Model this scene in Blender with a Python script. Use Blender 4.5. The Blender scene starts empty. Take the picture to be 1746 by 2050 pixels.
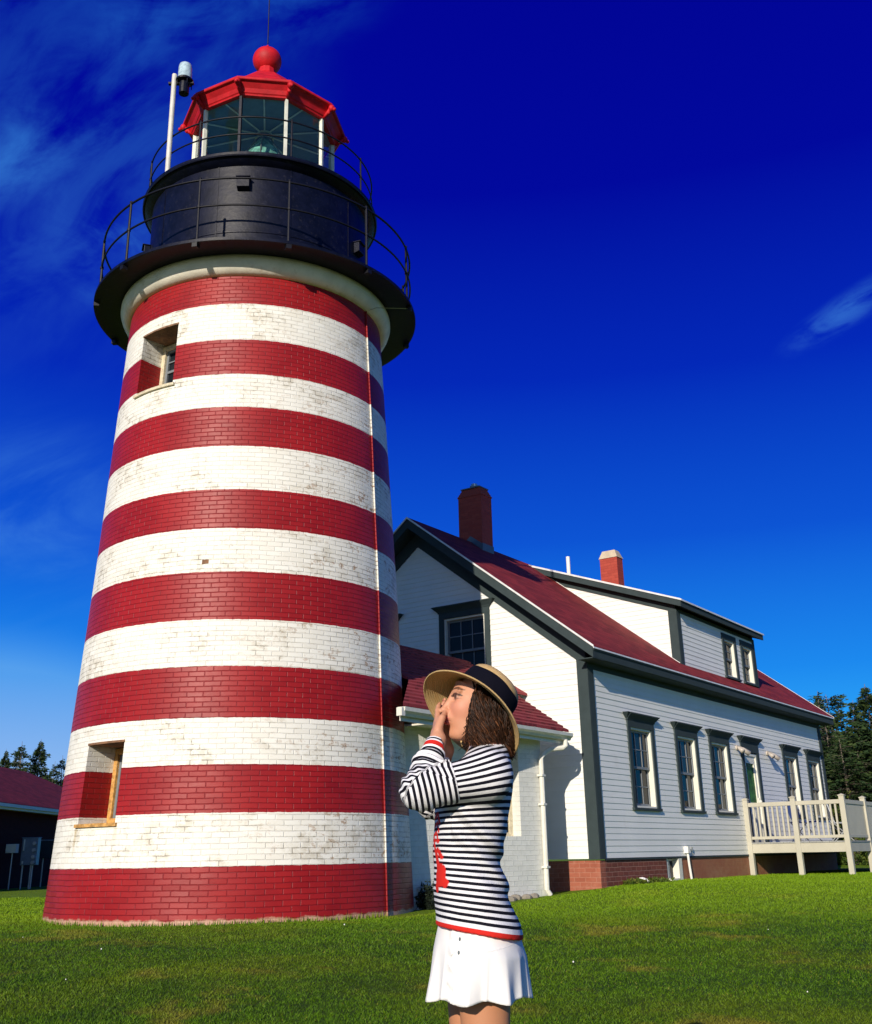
import bpy, math, random
import numpy as np
from mathutils import Vector, Matrix
random.seed(7); rng = np.random.default_rng(7)
R = math.radians
scene = bpy.context.scene
COL = scene.collection

# ------------------------------------------------------------------ camera
FPX, CX, CY = 2136.33, 874.55, 883.77
TILT, ROLL = R(21.2618), R(-1.0822)
fwd = Vector((0, math.cos(TILT), math.sin(TILT))); up0 = Vector((0, -math.sin(TILT), math.cos(TILT))); rt0 = Vector((1, 0, 0))
rt = rt0*math.cos(ROLL)+up0*math.sin(ROLL); upv = up0*math.cos(ROLL)-rt0*math.sin(ROLL)
cd = bpy.data.cameras.new('camera'); cam = bpy.data.objects.new('camera', cd); COL.objects.link(cam)
cam.matrix_world = Matrix(((rt.x, upv.x, -fwd.x, 0), (rt.y, upv.y, -fwd.y, 0), (rt.z, upv.z, -fwd.z, 0), (0, 0, 0, 1)))
cd.sensor_fit = 'HORIZONTAL'; cd.sensor_width = 36.0; cd.lens = FPX/1746*36
cd.shift_x = -(CX-873)/1746; cd.shift_y = (CY-1025)/1746
cd.clip_start = 0.1; cd.clip_end = 4000
scene.camera = cam

# ------------------------------------------------------------------ sun, sky, exposure
SUN_AZ, SUN_EL = 199.5, 20.0
SUN_STRENGTH, SKY_STRENGTH = 4.9, 0.075
sl = bpy.data.lights.new('sun', 'SUN'); sl.energy = SUN_STRENGTH; sl.angle = R(0.5); sl.color = (1.0, 0.90, 0.74)
so = bpy.data.objects.new('sun', sl); COL.objects.link(so)
sdir = Vector((math.sin(R(SUN_AZ))*math.cos(R(SUN_EL)), math.cos(R(SUN_AZ))*math.cos(R(SUN_EL)), math.sin(R(SUN_EL))))
so.rotation_euler = sdir.to_track_quat('Z', 'Y').to_euler(); so.location = (0, -5, 20)

world = bpy.data.worlds.new('World'); scene.world = world; world.use_nodes = True
class G:
    """small node graph helper"""
    def __init__(s, nt): s.nt = nt; s.N = nt.nodes; s.L = nt.links
    def node(s, t, **kw):
        n = s.N.new(t)
        for k, v in kw.items(): setattr(n, k, v)
        return n
    def put(s, sock, v):
        if hasattr(v, 'is_linked') or hasattr(v, 'links'): s.L.new(v, sock)
        else: sock.default_value = v
    def m(s, op, a, b=None, c=None, clamp=False):
        n = s.node('ShaderNodeMath', operation=op, use_clamp=clamp); s.put(n.inputs[0], a)
        if b is not None: s.put(n.inputs[1], b)
        if c is not None: s.put(n.inputs[2], c)
        return n.outputs[0]
    def vm(s, op, a, b=None, out=0):
        n = s.node('ShaderNodeVectorMath', operation=op); s.put(n.inputs[0], a)
        if b is not None:
            if op == 'SCALE': s.put(n.inputs[3], b)
            else: s.put(n.inputs[1], b)
        return n.outputs[out]
    def mix(s, f, a, b, mode='MIX'):
        n = s.node('ShaderNodeMix', data_type='RGBA', blend_type=mode); s.put(n.inputs[0], f); s.put(n.inputs[6], c4(a)); s.put(n.inputs[7], c4(b)); return n.outputs[2]
    def noise(s, vec, scale=5, detail=3, rough=.5, dist=0, out=0):
        n = s.node('ShaderNodeTexNoise'); s.put(n.inputs['Vector'], vec); n.inputs['Scale'].default_value = scale
        n.inputs['Detail'].default_value = detail; n.inputs['Roughness'].default_value = rough; n.inputs['Distortion'].default_value = dist; return n.outputs[out]
    def ramp(s, f, stops, interp='LINEAR'):
        n = s.node('ShaderNodeValToRGB'); cr = n.color_ramp; cr.interpolation = interp
        while len(cr.elements) < len(stops): cr.elements.new(0.5)
        for e, (p, c) in zip(cr.elements, sorted(stops, key=lambda q: q[0])): e.position = p; e.color = c4(c)
        s.put(n.inputs[0], f); return n.outputs[0]
    def sm(s, x, a, b):
        n = s.node('ShaderNodeMapRange', interpolation_type='SMOOTHSTEP'); s.put(n.inputs[0], x); n.inputs[1].default_value = a; n.inputs[2].default_value = b; return n.outputs[0]
    def xyz(s, v):
        n = s.node('ShaderNodeSeparateXYZ'); s.put(n.inputs[0], v); return n.outputs
    def comb(s, x, y, z):
        n = s.node('ShaderNodeCombineXYZ'); s.put(n.inputs[0], x); s.put(n.inputs[1], y); s.put(n.inputs[2], z); return n.outputs[0]
def c4(c):
    if isinstance(c, (int, float)): return (c, c, c, 1)
    if isinstance(c, (tuple, list)): return tuple(c) if len(c) == 4 else tuple(c)+(1,)
    return c

g = G(world.node_tree)
for n in list(g.N): g.N.remove(n)
sky = g.node('ShaderNodeTexSky', sky_type='NISHITA', sun_disc=False, sun_elevation=R(SUN_EL), sun_rotation=R(SUN_AZ), air_density=1.0, dust_density=0.6, ozone_density=3.0)
tc = g.node('ShaderNodeTexCoord').outputs['Generated']
dx, dy, dz = g.xyz(tc)
antis = g.vm('DOT_PRODUCT', tc, (-sdir.x, -sdir.y, 0.0), out=1)
# deep saturated blue of the part of the sky away from the sun
deep = g.ramp(g.sm(dz, -0.02, 0.72) if False else g.m('DIVIDE', dz, 0.75, clamp=True),
    [(0.0, (.16, .60, 1.05)), (.09, (.035, .44, .98)), (.2, (.012, .25, .86)), (.36, (.004, .090, .66)), (.55, (.001, .022, .48)), (.75, (.0005, .003, .34)), (1, (.0005, .001, .28))])
hsv = g.node('ShaderNodeHueSaturation'); hsv.inputs['Saturation'].default_value = 1.55; g.put(hsv.inputs['Color'], sky.outputs[0]); skyc = g.vm('MULTIPLY', g.vm('SCALE', hsv.outputs[0], SKY_STRENGTH), (.72, .95, 1.45))
w_ = g.sm(antis, -0.15, 0.45)
col = g.mix(w_, skyc, deep)
# thin cirrus streaks
az = g.m('ARCTAN2', dx, dy); el = g.m('ARCSINE', dz)
def cloud(azc, elc, wa, we, k, thr, seed, rot=0.0, sx=1.0, sy=3.0):
    a = g.m('SUBTRACT', az, R(azc)); e = g.m('SUBTRACT', el, R(elc))
    ar = g.m('ADD', g.m('MULTIPLY', a, math.cos(rot)), g.m('MULTIPLY', e, math.sin(rot)))
    er = g.m('SUBTRACT', g.m('MULTIPLY', e, math.cos(rot)), g.m('MULTIPLY', a, math.sin(rot)))
    env = g.m('ADD', g.m('POWER', g.m('DIVIDE', ar, R(wa)), 2.0), g.m('POWER', g.m('DIVIDE', er, R(we)), 2.0))
    env = g.m('POWER', g.m('SUBTRACT', 1.0, g.m('MINIMUM', env, 1.0)), 2.0)
    v = g.comb(g.m('MULTIPLY', ar, sx), g.m('MULTIPLY', er, sy), seed)
    n = g.noise(v, 4, 7, .6, .5)
    return g.m('MULTIPLY', g.m('MULTIPLY', g.sm(n, thr, thr+.32), env), k)
cl = [cloud(-21, 36, 18, 14, .24, .34, 1.3, R(38), 2, 4), cloud(-25, 34.0, 6, 3.0, .45, .30, 4.1, R(35), 2, 5), cloud(-12, 44, 15, 5, .30, .34, 2.2, R(15), 2, 5), cloud(-19, 30, 6, 4, .3, .4, 5.2, R(-30), 3, 6),
      cloud(23.6, 25.9, 5.0, 1.1, .42, .33, 6.5, R(22), 5, 14), cloud(-22, 16, 8, 7, .4, .35, 8.1, R(20)), cloud(-24, 4.2, 17, 7.5, 2.8, .02, 9.1, R(0), 1, 1.5)]
tot = cl[0]
for c in cl[1:]: tot = g.m('ADD', tot, c)
bank = g.m('MULTIPLY', g.sm(g.m('ADD', el, g.m('MULTIPLY', g.noise(g.comb(az, g.m('MULTIPLY', el, 4.0), 2.0), 7, 4, .6), R(2.4))), R(9.4), R(8.2)), g.sm(az, R(-9), R(-19)))
tot = g.m('ADD', tot, g.m('MULTIPLY', bank, .62))
tot = g.m('MINIMUM', tot, .9)
col = g.mix(tot, col, g.ramp(g.m('DIVIDE', dz, .75, clamp=True), [(0, (.46, .60, .86)), (.2, (.10, .36, .85)), (1, (.01, .17, .66))]))
bg = g.node('ShaderNodeBackground'); g.put(bg.inputs[0], col); bg.inputs[1].default_value = 1.0
wo = g.node('ShaderNodeOutputWorld'); g.L.new(bg.outputs[0], wo.inputs[0])
scene.view_settings.view_transform = 'Standard'; scene.view_settings.look = 'None'
scene.view_settings.exposure = 0.0; scene.view_settings.gamma = 1.0

# ------------------------------------------------------------------ object helpers
def tag(o, label=None, cat=None, group=None, kind=None):
    if label: o['label'] = label
    if cat: o['category'] = cat
    if group: o['group'] = group
    if kind: o['kind'] = kind
    return o
def root(name, loc, label=None, cat=None, group=None):
    o = bpy.data.objects.new(name, None); COL.objects.link(o); o.location = loc; o.empty_display_size = .3
    return tag(o, label, cat, group)
def wloc(o):
    v = Vector((0, 0, 0))
    while o is not None: v += o.location; o = o.parent
    return v
def link_mesh(name, verts, faces, mat, parent=None, smooth=False, loc=None):
    me = bpy.data.meshes.new(name)
    off = wloc(parent) if parent else (Vector(loc) if loc else Vector((0, 0, 0)))
    V = np.asarray(verts, dtype=np.float64).reshape(-1, 3)-np.array(off)
    if isinstance(faces, np.ndarray) and faces.ndim == 2:
        k = faces.shape[1]; nf = len(faces)
        me.vertices.add(len(V)); me.vertices.foreach_set('co', V.astype(np.float32).ravel())
        me.loops.add(nf*k); me.loops.foreach_set('vertex_index', faces.astype(np.int32).ravel())
        me.polygons.add(nf); me.polygons.foreach_set('loop_start', np.arange(nf, dtype=np.int32)*k)
        me.update(calc_edges=True); me.validate()
    else:
        me.from_pydata([tuple(v) for v in V], [], [tuple(int(i) for i in f) for f in faces]); me.update()
    for mm in (mat if isinstance(mat, (list, tuple)) else [mat]): me.materials.append(mm)
    if smooth: me.polygons.foreach_set('use_smooth', np.ones(len(me.polygons), dtype=bool))
    o = bpy.data.objects.new(name, me); COL.objects.link(o)
    if parent: o.parent = parent
    elif loc: o.location = loc
    return o
class MB:
    def __init__(s, F=None): s.v = []; s.f = []; s.F = F or (lambda a, b, c: Vector((a, b, c)))
    def pts(s, P):
        n = len(s.v); s.v += [tuple(s.F(*p)) for p in P]; return n
    def hexa(s, P):
        n = s.pts(P); s.f += [tuple(n+i for i in q) for q in ((0, 3, 2, 1), (4, 5, 6, 7), (0, 1, 5, 4), (1, 2, 6, 5), (2, 3, 7, 6), (3, 0, 4, 7))]
    def box(s, a0, a1, b0, b1, c0, c1):
        s.hexa([(a0, b0, c0), (a1, b0, c0), (a1, b1, c0), (a0, b1, c0), (a0, b0, c1), (a1, b0, c1), (a1, b1, c1), (a0, b1, c1)])
    def poly(s, P):
        n = s.pts(P); s.f.append(tuple(range(n, n+len(P))))
    def prism(s, P, d):
        k = len(P); n = s.pts(P); s.pts([tuple(np.array(p)+np.array(d)) for p in P])
        s.f.append(tuple(range(n+k-1, n-1, -1))); s.f.append(tuple(range(n+k, n+2*k)))
        for i in range(k): j = (i+1) % k; s.f.append((n+i, n+j, n+k+j, n+k+i))
    def tube(s, path, r, seg=8, caps=True):
        P = [Vector(s.F(*p)) for p in path]; rr = r if isinstance(r, (list, tuple)) else [r]*len(P)
        rings = []; ref = None
        for i, p in enumerate(P):
            t = (P[min(i+1, len(P)-1)]-P[max(i-1, 0)]).normalized()
            if ref is None: ref = t.orthogonal().normalized()
            a = (ref-t*ref.dot(t)); a = a.normalized() if a.length > 1e-6 else t.orthogonal().normalized(); ref = a; b = t.cross(a)
            n = len(s.v)
            for k in range(seg):
                w = 2*math.pi*k/seg; s.v.append(tuple(p+(a*math.cos(w)+b*math.sin(w))*rr[i]))
            rings.append(n)
        for i in range(len(rings)-1):
            for k in range(seg):
                k2 = (k+1) % seg; s.f.append((rings[i]+k, rings[i]+k2, rings[i+1]+k2, rings[i+1]+k))
        if caps:
            s.f.append(tuple(rings[0]+k for k in range(seg-1, -1, -1))); s.f.append(tuple(rings[-1]+k for k in range(seg)))
    def lathe(s, prof, seg=64, c=(0, 0), a0=0.0, lean=None):
        n0 = len(s.v); m = len(prof)
        for k in range(seg):
            w = a0+2*math.pi*k/seg
            for r, z in prof: s.v.append(tuple(s.F(c[0]+r*math.cos(w), c[1]+r*math.sin(w), z)))
        for k in range(seg):
            k2 = (k+1) % seg
            for i in range(m-1): s.f.append((n0+k*m+i, n0+k2*m+i, n0+k2*m+i+1, n0+k*m+i+1))
    def sphere(s, c, r, seg=16, rings=10, sc=(1, 1, 1)):
        n0 = len(s.v)
        for i in range(rings+1):
            t = math.pi*i/rings
            for k in range(seg):
                w = 2*math.pi*k/seg; s.v.append(tuple(s.F(c[0]+r*sc[0]*math.sin(t)*math.cos(w), c[1]+r*sc[1]*math.sin(t)*math.sin(w), c[2]+r*sc[2]*math.cos(t))))
        for i in range(rings):
            for k in range(seg): k2 = (k+1) % seg; s.f.append((n0+i*seg+k, n0+(i+1)*seg+k, n0+(i+1)*seg+k2, n0+i*seg+k2))
    def build(s, name, mat, parent=None, smooth=False, loc=None, bevel=0):
        o = link_mesh(name, s.v, s.f, mat, parent, smooth, loc)
        if bevel:
            b = o.modifiers.new('bevel', 'BEVEL'); b.width = bevel; b.segments = 2; b.limit_method = 'ANGLE'
        if smooth:
            pass
        return o
def autosmooth(o, ang=35):
    me = o.data; me.polygons.foreach_set('use_smooth', np.ones(len(me.polygons), dtype=bool))
    import bmesh
    bm = bmesh.new(); bm.from_mesh(me); bmesh.ops.remove_doubles(bm, verts=bm.verts, dist=1e-5)
    for e in bm.edges:
        if len(e.link_faces) == 2 and e.calc_face_angle(0) > R(ang): e.smooth = False
    bm.to_mesh(me); bm.free(); return o
def copy_tree(o, parent=None):
    c = o.copy(); COL.objects.link(c); c.parent = parent
    for ch in list(o.children): copy_tree(ch, c)
    return c

# ------------------------------------------------------------------ materials
def newmat(name):
    m = bpy.data.materials.new(name); m.use_nodes = True; g = G(m.node_tree)
    for n in list(g.N): g.N.remove(n)
    b = g.node('ShaderNodeBsdfPrincipled'); o = g.node('ShaderNodeOutputMaterial'); g.L.new(b.outputs[0], o.inputs[0])
    return m, g, b
def paint(name, col, rough=.5, var=.12, scale=6, bump=.15, bscale=60, dirt=None, dirt_amt=.3, metal=0, coat=0, spec=.5):
    m, g, b = newmat(name); tc = g.node('ShaderNodeTexCoord').outputs['Object']
    n = g.noise(tc, scale, 5, .6); c = g.mix(g.sm(n, .3, .7), tuple(x*(1-var) for x in col), tuple(min(1, x*(1+var)) for x in col))
    if dirt:
        n2 = g.noise(tc, scale*2.3, 6, .7, .5); c = g.mix(g.m('MULTIPLY', g.sm(n2, .55, .75), dirt_amt), c, dirt)
    g.put(b.inputs['Base Color'], c); g.put(b.inputs['Roughness'], g.m('ADD', rough-.06, g.m('MULTIPLY', n, .12)))
    b.inputs['Metallic'].default_value = metal; b.inputs['Coat Weight'].default_value = coat; b.inputs['Specular IOR Level'].default_value = spec
    bn = g.node('ShaderNodeBump'); bn.inputs['Strength'].default_value = bump; bn.inputs['Distance'].default_value = .01
    g.put(bn.inputs['Height'], g.noise(tc, bscale, 4, .6)); g.L.new(bn.outputs[0], b.inputs['Normal'])
    return m
def brickmat(name, cA, cB, mortar, bw=.215, bh=.067, joint=.09, rough=.7, bump=.6, tilt=.25, kind='plain', coat=0):
    """bricks from the UV map, in metres: every brick has its own tint and a slight tilt"""
    m, g, b = newmat(name)
    uvn = g.node('ShaderNodeUVMap'); uvn.uv_map = 'UVMap'; uv = uvn.outputs[0]
    wob = g.noise(uv, 2.2, 2, .5, out=1); wob2 = g.noise(uv, 26, 3, .6, out=1)
    uvw = g.vm('ADD', uv, g.vm('ADD', g.vm('SCALE', g.vm('SUBTRACT', wob, (.5, .5, .5)), .022), g.vm('SCALE', g.vm('SUBTRACT', wob2, (.5, .5, .5)), .010)))
    u, v, _ = g.xyz(uvw)
    rv = g.m('DIVIDE', v, bh); row = g.m('FLOOR', rv); fv = g.m('FRACT', rv)
    ru = g.m('ADD', g.m('DIVIDE', u, bw), g.m('MULTIPLY', g.m('FLOORED_MODULO', row, 2.0), .5)); colm = g.m('FLOOR', ru); fu = g.m('FRACT', ru)
    wn = g.node('ShaderNodeTexWhiteNoise', noise_dimensions='2D'); g.put(wn.inputs['Vector'], g.comb(colm, row, 0.0)); rnd = wn.outputs[1]; rx, ry, rz = g.xyz(rnd)
    eu = g.m('MINIMUM', fu, g.m('SUBTRACT', 1.0, fu)); ev = g.m('MINIMUM', fv, g.m('SUBTRACT', 1.0, fv))
    ju = g.sm(eu, joint*bh/bw*1.4, joint*bh/bw*.3); jv = g.sm(ev, joint*1.4, joint*.3)
    J = g.m('MAXIMUM', ju, jv)
    fine = g.noise(uv, 70, 4, .65)
    mid = g.noise(uv, 9, 5, .65)
    h = g.m('SUBTRACT', g.m('ADD', g.m('MULTIPLY', fine, .22), g.m('MULTIPLY', mid, .2)), J)
    t = g.m('ADD', g.m('MULTIPLY', g.m('SUBTRACT', rx, .5), g.m('SUBTRACT', fu, .5)), g.m('MULTIPLY', g.m('SUBTRACT', ry, .5), g.m('SUBTRACT', fv, .5)))
    h = g.m('ADD', h, g.m('MULTIPLY', t, tilt*4))
    bn = g.node('ShaderNodeBump'); bn.inputs['Strength'].default_value = bump; bn.inputs['Distance'].default_value = .007; g.put(bn.inputs['Height'], h)
    g.L.new(bn.outputs[0], b.inputs['Normal'])
    b.inputs['Roughness'].default_value = rough; b.inputs['Coat Weight'].default_value = coat; b.inputs['Coat Roughness'].default_value = .25
    c = g.mix(rz, cA, cB)
    return m, g, b, dict(uv=uv, u=u, v=v, J=J, rnd=(rx, ry, rz), fine=fine, mid=mid, c=c, mortar=mortar)

# lighthouse heights (measured): boundaries of the painted stripes
ZB = [8.366, 7.797, 7.169, 6.617, 6.061, 5.458, 4.803, 4.205, 3.592, 2.942, 2.326, 1.681, 1.091, 0.528, -0.076, -0.713]
def rad(z): return 2.5-0.049413*(z-ZB[14])
def lean(z): return -0.012*max(0.0, z-4.0)

def tower_material():
    m, g, b, k = brickmat('painted_brick', (.5,)*3, (.5,)*3, 0, bw=.205, bh=.0655, joint=.085, rough=.36, bump=.62, tilt=.30)
    zz = g.m('ADD', g.xyz(k['uv'])[1], g.m('MULTIPLY', g.m('SUBTRACT', g.noise(k['uv'], 9, 3, .6), .5), .022))
    t = g.m('DIVIDE', g.m('SUBTRACT', zz, -1.5), 10.5)
    stops = [(0, (1, 1, 1))]; red = True
    for zb in reversed(ZB[1:15]):
        red = not red; stops.append(((zb+1.5)/10.5, (1, 1, 1) if red else (0, 0, 0)))
    isred = g.ramp(t, stops, 'CONSTANT')
    n1 = g.noise(k['uv'], 1.3, 4, .6); n2 = g.noise(k['uv'], 5, 6, .7, .6)
    redc = g.mix(k['rnd'][2], (.245, .006, .008), (.30, .010, .012)); redc = g.mix(g.sm(n1, .35, .7), redc, (.34, .012, .013))
    redc = g.mix(g.m('MULTIPLY', k['J'], .55), redc, (.10, .004, .01))
    chips = g.sm(g.noise(k['uv'], 16, 5, .8), .735, .77)
    redc = g.mix(g.m('MULTIPLY', chips, .6), redc, (.50, .2, .18))
    wh = g.mix(k['rnd'][2], (.78, .75, .67), (.84, .82, .75))
    wh = g.mix(g.m('MULTIPLY', g.sm(n2, .5, .8), .35), wh, (.62, .57, .44))
    # weathered: joints open and brick showing where paint has gone, mostly low down on the right
    uu, vv, _ = g.xyz(k['uv'])
    wear = g.m('MULTIPLY', g.sm(uu, -3.2, -1.2), g.m('MULTIPLY', g.sm(vv, 7.6, 5.0), .9)); wear = g.m('ADD', wear, .25)
    jn = g.sm(g.noise(k['uv'], 3.2, 5, .7), .35, .62)
    wh = g.mix(g.m('MULTIPLY', g.m('MULTIPLY', k['J'], jn), g.m('ADD', .08, g.m('MULTIPLY', wear, .55))), wh, (.22, .19, .14))
    pm = g.m('MULTIPLY', g.sm(g.noise(g.vm('MULTIPLY', k['uv'], (1, 2.2, 1)), 2.1, 6, .75, .8), .53, .58), g.sm(g.noise(k['uv'], 11, 5, .75), .50, .56))
    st1 = g.m('MULTIPLY', g.sm(g.noise(g.vm('MULTIPLY', k['uv'], (1, 1.6, 1)), 1.1, 5, .65, .5), .49, .60), g.sm(g.noise(k['uv'], 6, 6, .75), .44, .58))
    wh = g.mix(g.m('MULTIPLY', st1, .45), wh, (.44, .38, .27)); pj = g.m('MULTIPLY', st1, k['J']); wh = g.mix(g.m('MULTIPLY', pj, .7), wh, (.16, .13, .09))
    pm = g.m('MULTIPLY', pm, g.m('MULTIPLY', wear, 1.0, clamp=True), clamp=True)
    wh = g.mix(g.m('MULTIPLY', pm, .85), wh, g.mix(g.noise(k['uv'], 25, 3), (.42, .30, .17), (.30, .13, .06)))
    c = g.mix(isred, wh, redc)
    # paint gone along the foot
    foot = g.sm(g.m('ADD', vv, g.m('MULTIPLY', g.noise(k['uv'], 4.5, 4, .7), .14)), -.565, -.60)
    c = g.mix(foot, c, g.mix(g.noise(k['uv'], 22, 4), (.42, .17, .12), (.62, .44, .30)))
    # rust run-offs below the ends of the lower window sill
    for u0, z0, l, a in ((WIN[1][0]-.03, .40, .45, .55), (WIN[1][1]+.02, .40, .25, .35), (WIN[0][1]-.1, 6.4, .2, .2)):
        du = g.m('ABSOLUTE', g.m('SUBTRACT', uu, u0)); s_ = g.m('MULTIPLY', g.sm(du, .05, .0), g.m('MULTIPLY', g.sm(vv, z0-l, z0), g.sm(vv, z0+.03, z0)))
        c = g.mix(g.m('MULTIPLY', s_, a), c, (.50, .36, .14))
    g.put(b.inputs['Base Color'], c)
    g.put(b.inputs['Roughness'], g.m('ADD', g.m('MULTIPLY', isred, -.14), g.m('ADD', .52, g.m('MULTIPLY', k['mid'], .15))))
    b.inputs['Specular IOR Level'].default_value = .30
    return m
AR = 2.3   # arc metres per radian used for the brick UVs
# window openings: angle range (deg), z range, recess depth
WANG = [(-134.5, -113.7, 6.56, 7.585), (-134.6, -117.3, .455, 1.465)]
WIN = [(R(a)*AR, R(b_)*AR) for a, b_, _, _ in WANG]

M = {}
M['tower'] = tower_material()
M['black'] = paint('black_metal', (.003, .004, .015), rough=.42, var=.3, bump=.25, bscale=14, dirt=(.075, .07, .08), dirt_amt=.3, spec=.22)
M['blackrail'] = paint('black_rail', (.005, .005, .010), rough=.5, bump=.1, spec=.3)
M['cornice'] = paint('cream_render', (.80, .76, .65), rough=.6, scale=2.5, dirt=(.42, .26, .10), dirt_amt=.35, bump=.3, bscale=20)
M['redmetal'] = paint('red_metal', (.50, .007, .014), rough=.6, var=.2, bump=.35, bscale=12, dirt=(.14, .006, .012), dirt_amt=.45, spec=.3)
M['whitebar'] = paint('white_bar', (.72, .72, .62), rough=.5)
M['polewhite'] = paint('pole_white', (.62, .60, .55), rough=.5)
M['clap'] = paint('clapboard_paint', (.79, .79, .76), rough=.6, var=.03, scale=1.2, dirt=(.62, .60, .54), dirt_amt=.25, bump=.12, bscale=80)
M['trim'] = paint('slate_trim', (.040, .056, .060), rough=.75, var=.08, spec=.12, bump=.1)
M['frame'] = paint('white_frame', (.74, .72, .62), rough=.5, var=.04)
M['sash'] = paint('grey_sash', (.17, .19, .21), rough=.6, var=.05)
M['deck'] = paint('beige_composite', (.47, .44, .35), rough=.55, var=.05, scale=3, dirt=(.35, .33, .25), dirt_amt=.2)
M['deckgrey'] = paint('deck_grey', (.30, .30, .28), rough=.6)
M['gutter'] = paint('gutter_white', (.72, .70, .62), rough=.4, var=.06, dirt=(.35, .33, .26), dirt_amt=.4)
M['pvc'] = paint('white_pvc', (.80, .78, .72), rough=.4, var=.03)
M['drip'] = paint('drip_edge', (.72, .72, .72), rough=.4)
M['rawwood'] = paint('bare_wood', (.52, .27, .07), rough=.75, var=.35, scale=14, dirt=(.75, .70, .55), dirt_amt=.7, bump=.5, bscale=40)
M['oldwood'] = paint('peeling_wood', (.62, .54, .38), rough=.75, var=.2, scale=16, dirt=(.30, .13, .06), dirt_amt=.8, bump=.5, bscale=40)
M['brownboard'] = paint('rotten_board', (.20, .10, .05), rough=.85, var=.4, scale=10, dirt=(.6, .5, .4), dirt_amt=.6, bump=.5)
M['chimcap'] = paint('concrete_cap', (.52, .42, .30), rough=.8, scale=8, bump=.4)
M['flash'] = paint('lead_flashing', (.10, .13, .15), rough=.5)
M['steel'] = paint('steel', (.5, .47, .42), rough=.3, metal=.8)
M['meter'] = paint('meter_grey', (.16, .2, .25), rough=.4)
M['galv'] = paint('galvanised', (.45, .47, .48), rough=.4, metal=.5)
M['lamp'] = paint('lamp_beige', (.50, .44, .38), rough=.45)
M['dark'] = paint('dark_void', (.01, .01, .012), rough=.9)
M['stone'] = paint('rough_stone', (.25, .22, .18), rough=.9, scale=9, bump=.8, bscale=20)
M['bluefab'] = paint('blue_fabric', (.05, .10, .35), rough=.8)
M['greyfab'] = paint('grey_plastic', (.25, .27, .3), rough=.6)
M['flower'] = paint('white_bloom', (.85, .82, .78), rough=.8)

def simple_bricks(name, cA, cB, mortar, rough=.75, jamt=.75, paintover=None, bump=.5, spec=.3):
    m, g, b, k = brickmat(name, cA, cB, mortar, bw=.21, bh=.074, joint=.09, rough=rough, bump=bump, tilt=.12)
    c = g.mix(g.m('MULTIPLY', k['J'], jamt), k['c'], mortar)
    if paintover: c = g.mix(g.m('MULTIPLY', g.sm(g.noise(k['uv'], 1.7, 5, .7), .4, .65), paintover[3]), c, paintover[:3])
    c = g.mix(g.m('MULTIPLY', g.sm(k['mid'], .45, .75), .3), c, tuple(x*.6 for x in cA))
    b.inputs['Specular IOR Level'].default_value = spec; g.put(b.inputs['Base Color'], c); return m
M['fbrick'] = simple_bricks('foundation_brick', (.165, .045, .028), (.22, .062, .04), (.36, .20, .15))
M['fbrick_lit'] = simple_bricks('sunlit_brick', (.30, .085, .05), (.36, .11, .065), (.48, .24, .17), jamt=.5, paintover=(.44, .2, .14, .5))  # paler copy of the foundation brick, the gable's sunlight put into its colour
M['parge'] = simple_bricks('parged_wall', (.30, .11, .06), (.33, .13, .07), (.30, .14, .08), jamt=.08, paintover=(.36, .19, .10, .7), bump=.2)
M['chbrick'] = simple_bricks('chimney_brick', (.36, .050, .032), (.42, .065, .04), (.28, .05, .035), jamt=.4)
M['whitebrick'] = simple_bricks('white_painted_brick', (.66, .66, .62), (.72, .72, .68), (.55, .55, .52), jamt=.25, paintover=(.74, .73, .68, .5))
M['oilbrick'] = simple_bricks('maroon_brick', (.055, .008, .008), (.07, .010, .010), (.04, .01, .01), jamt=.4, spec=.05)

def shingles(name, cA, cB, row=.13, tab=.3, rough=.85, bump=.5):
    m, g, b = newmat(name); uvn = g.node('ShaderNodeUVMap'); uvn.uv_map = 'UVMap'; uv = uvn.outputs[0]
    u, v, _ = g.xyz(g.vm('ADD', uv, g.vm('SCALE', g.noise(uv, 5, 3, .6, out=1), .012)))
    rv = g.m('DIVIDE', v, row); r_ = g.m('FLOOR', rv); fv = g.m('FRACT', rv)
    wr = g.node('ShaderNodeTexWhiteNoise', noise_dimensions='1D'); g.put(wr.inputs['W'], r_)
    ru = g.m('ADD', g.m('DIVIDE', u, tab), wr.outputs[0]); cu = g.m('FLOOR', ru); fu = g.m('FRACT', ru)
    wn = g.node('ShaderNodeTexWhiteNoise', noise_dimensions='2D'); g.put(wn.inputs['Vector'], g.comb(cu, r_, 0.0))
    c = g.mix(wn.outputs[0], cA, cB); c = g.mix(g.m('MULTIPLY', g.sm(g.noise(uv, 1.1, 5, .65), .4, .7), .35), c, tuple(x*.6 for x in cA))
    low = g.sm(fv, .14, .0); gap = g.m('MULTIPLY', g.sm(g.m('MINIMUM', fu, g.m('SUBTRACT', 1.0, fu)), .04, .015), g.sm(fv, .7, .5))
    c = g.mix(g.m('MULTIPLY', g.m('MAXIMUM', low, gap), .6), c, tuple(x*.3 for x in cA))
    g.put(b.inputs['Base Color'], c); b.inputs['Roughness'].default_value = rough; b.inputs['Specular IOR Level'].default_value = .3
    h = g.m('ADD', g.m('SUBTRACT', 1.0, fv), g.m('MULTIPLY', g.noise(uv, 160, 2), .5)); h = g.m('SUBTRACT', h, gap)
    bn = g.node('ShaderNodeBump'); bn.inputs['Strength'].default_value = bump; bn.inputs['Distance'].default_value = .012; g.put(bn.inputs['Height'], h); g.L.new(bn.outputs[0], b.inputs['Normal'])
    return m
M['roof'] = shingles('red_shingles', (.18, .012, .014), (.31, .028, .028), row=.14, tab=.31, bump=.7)
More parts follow.
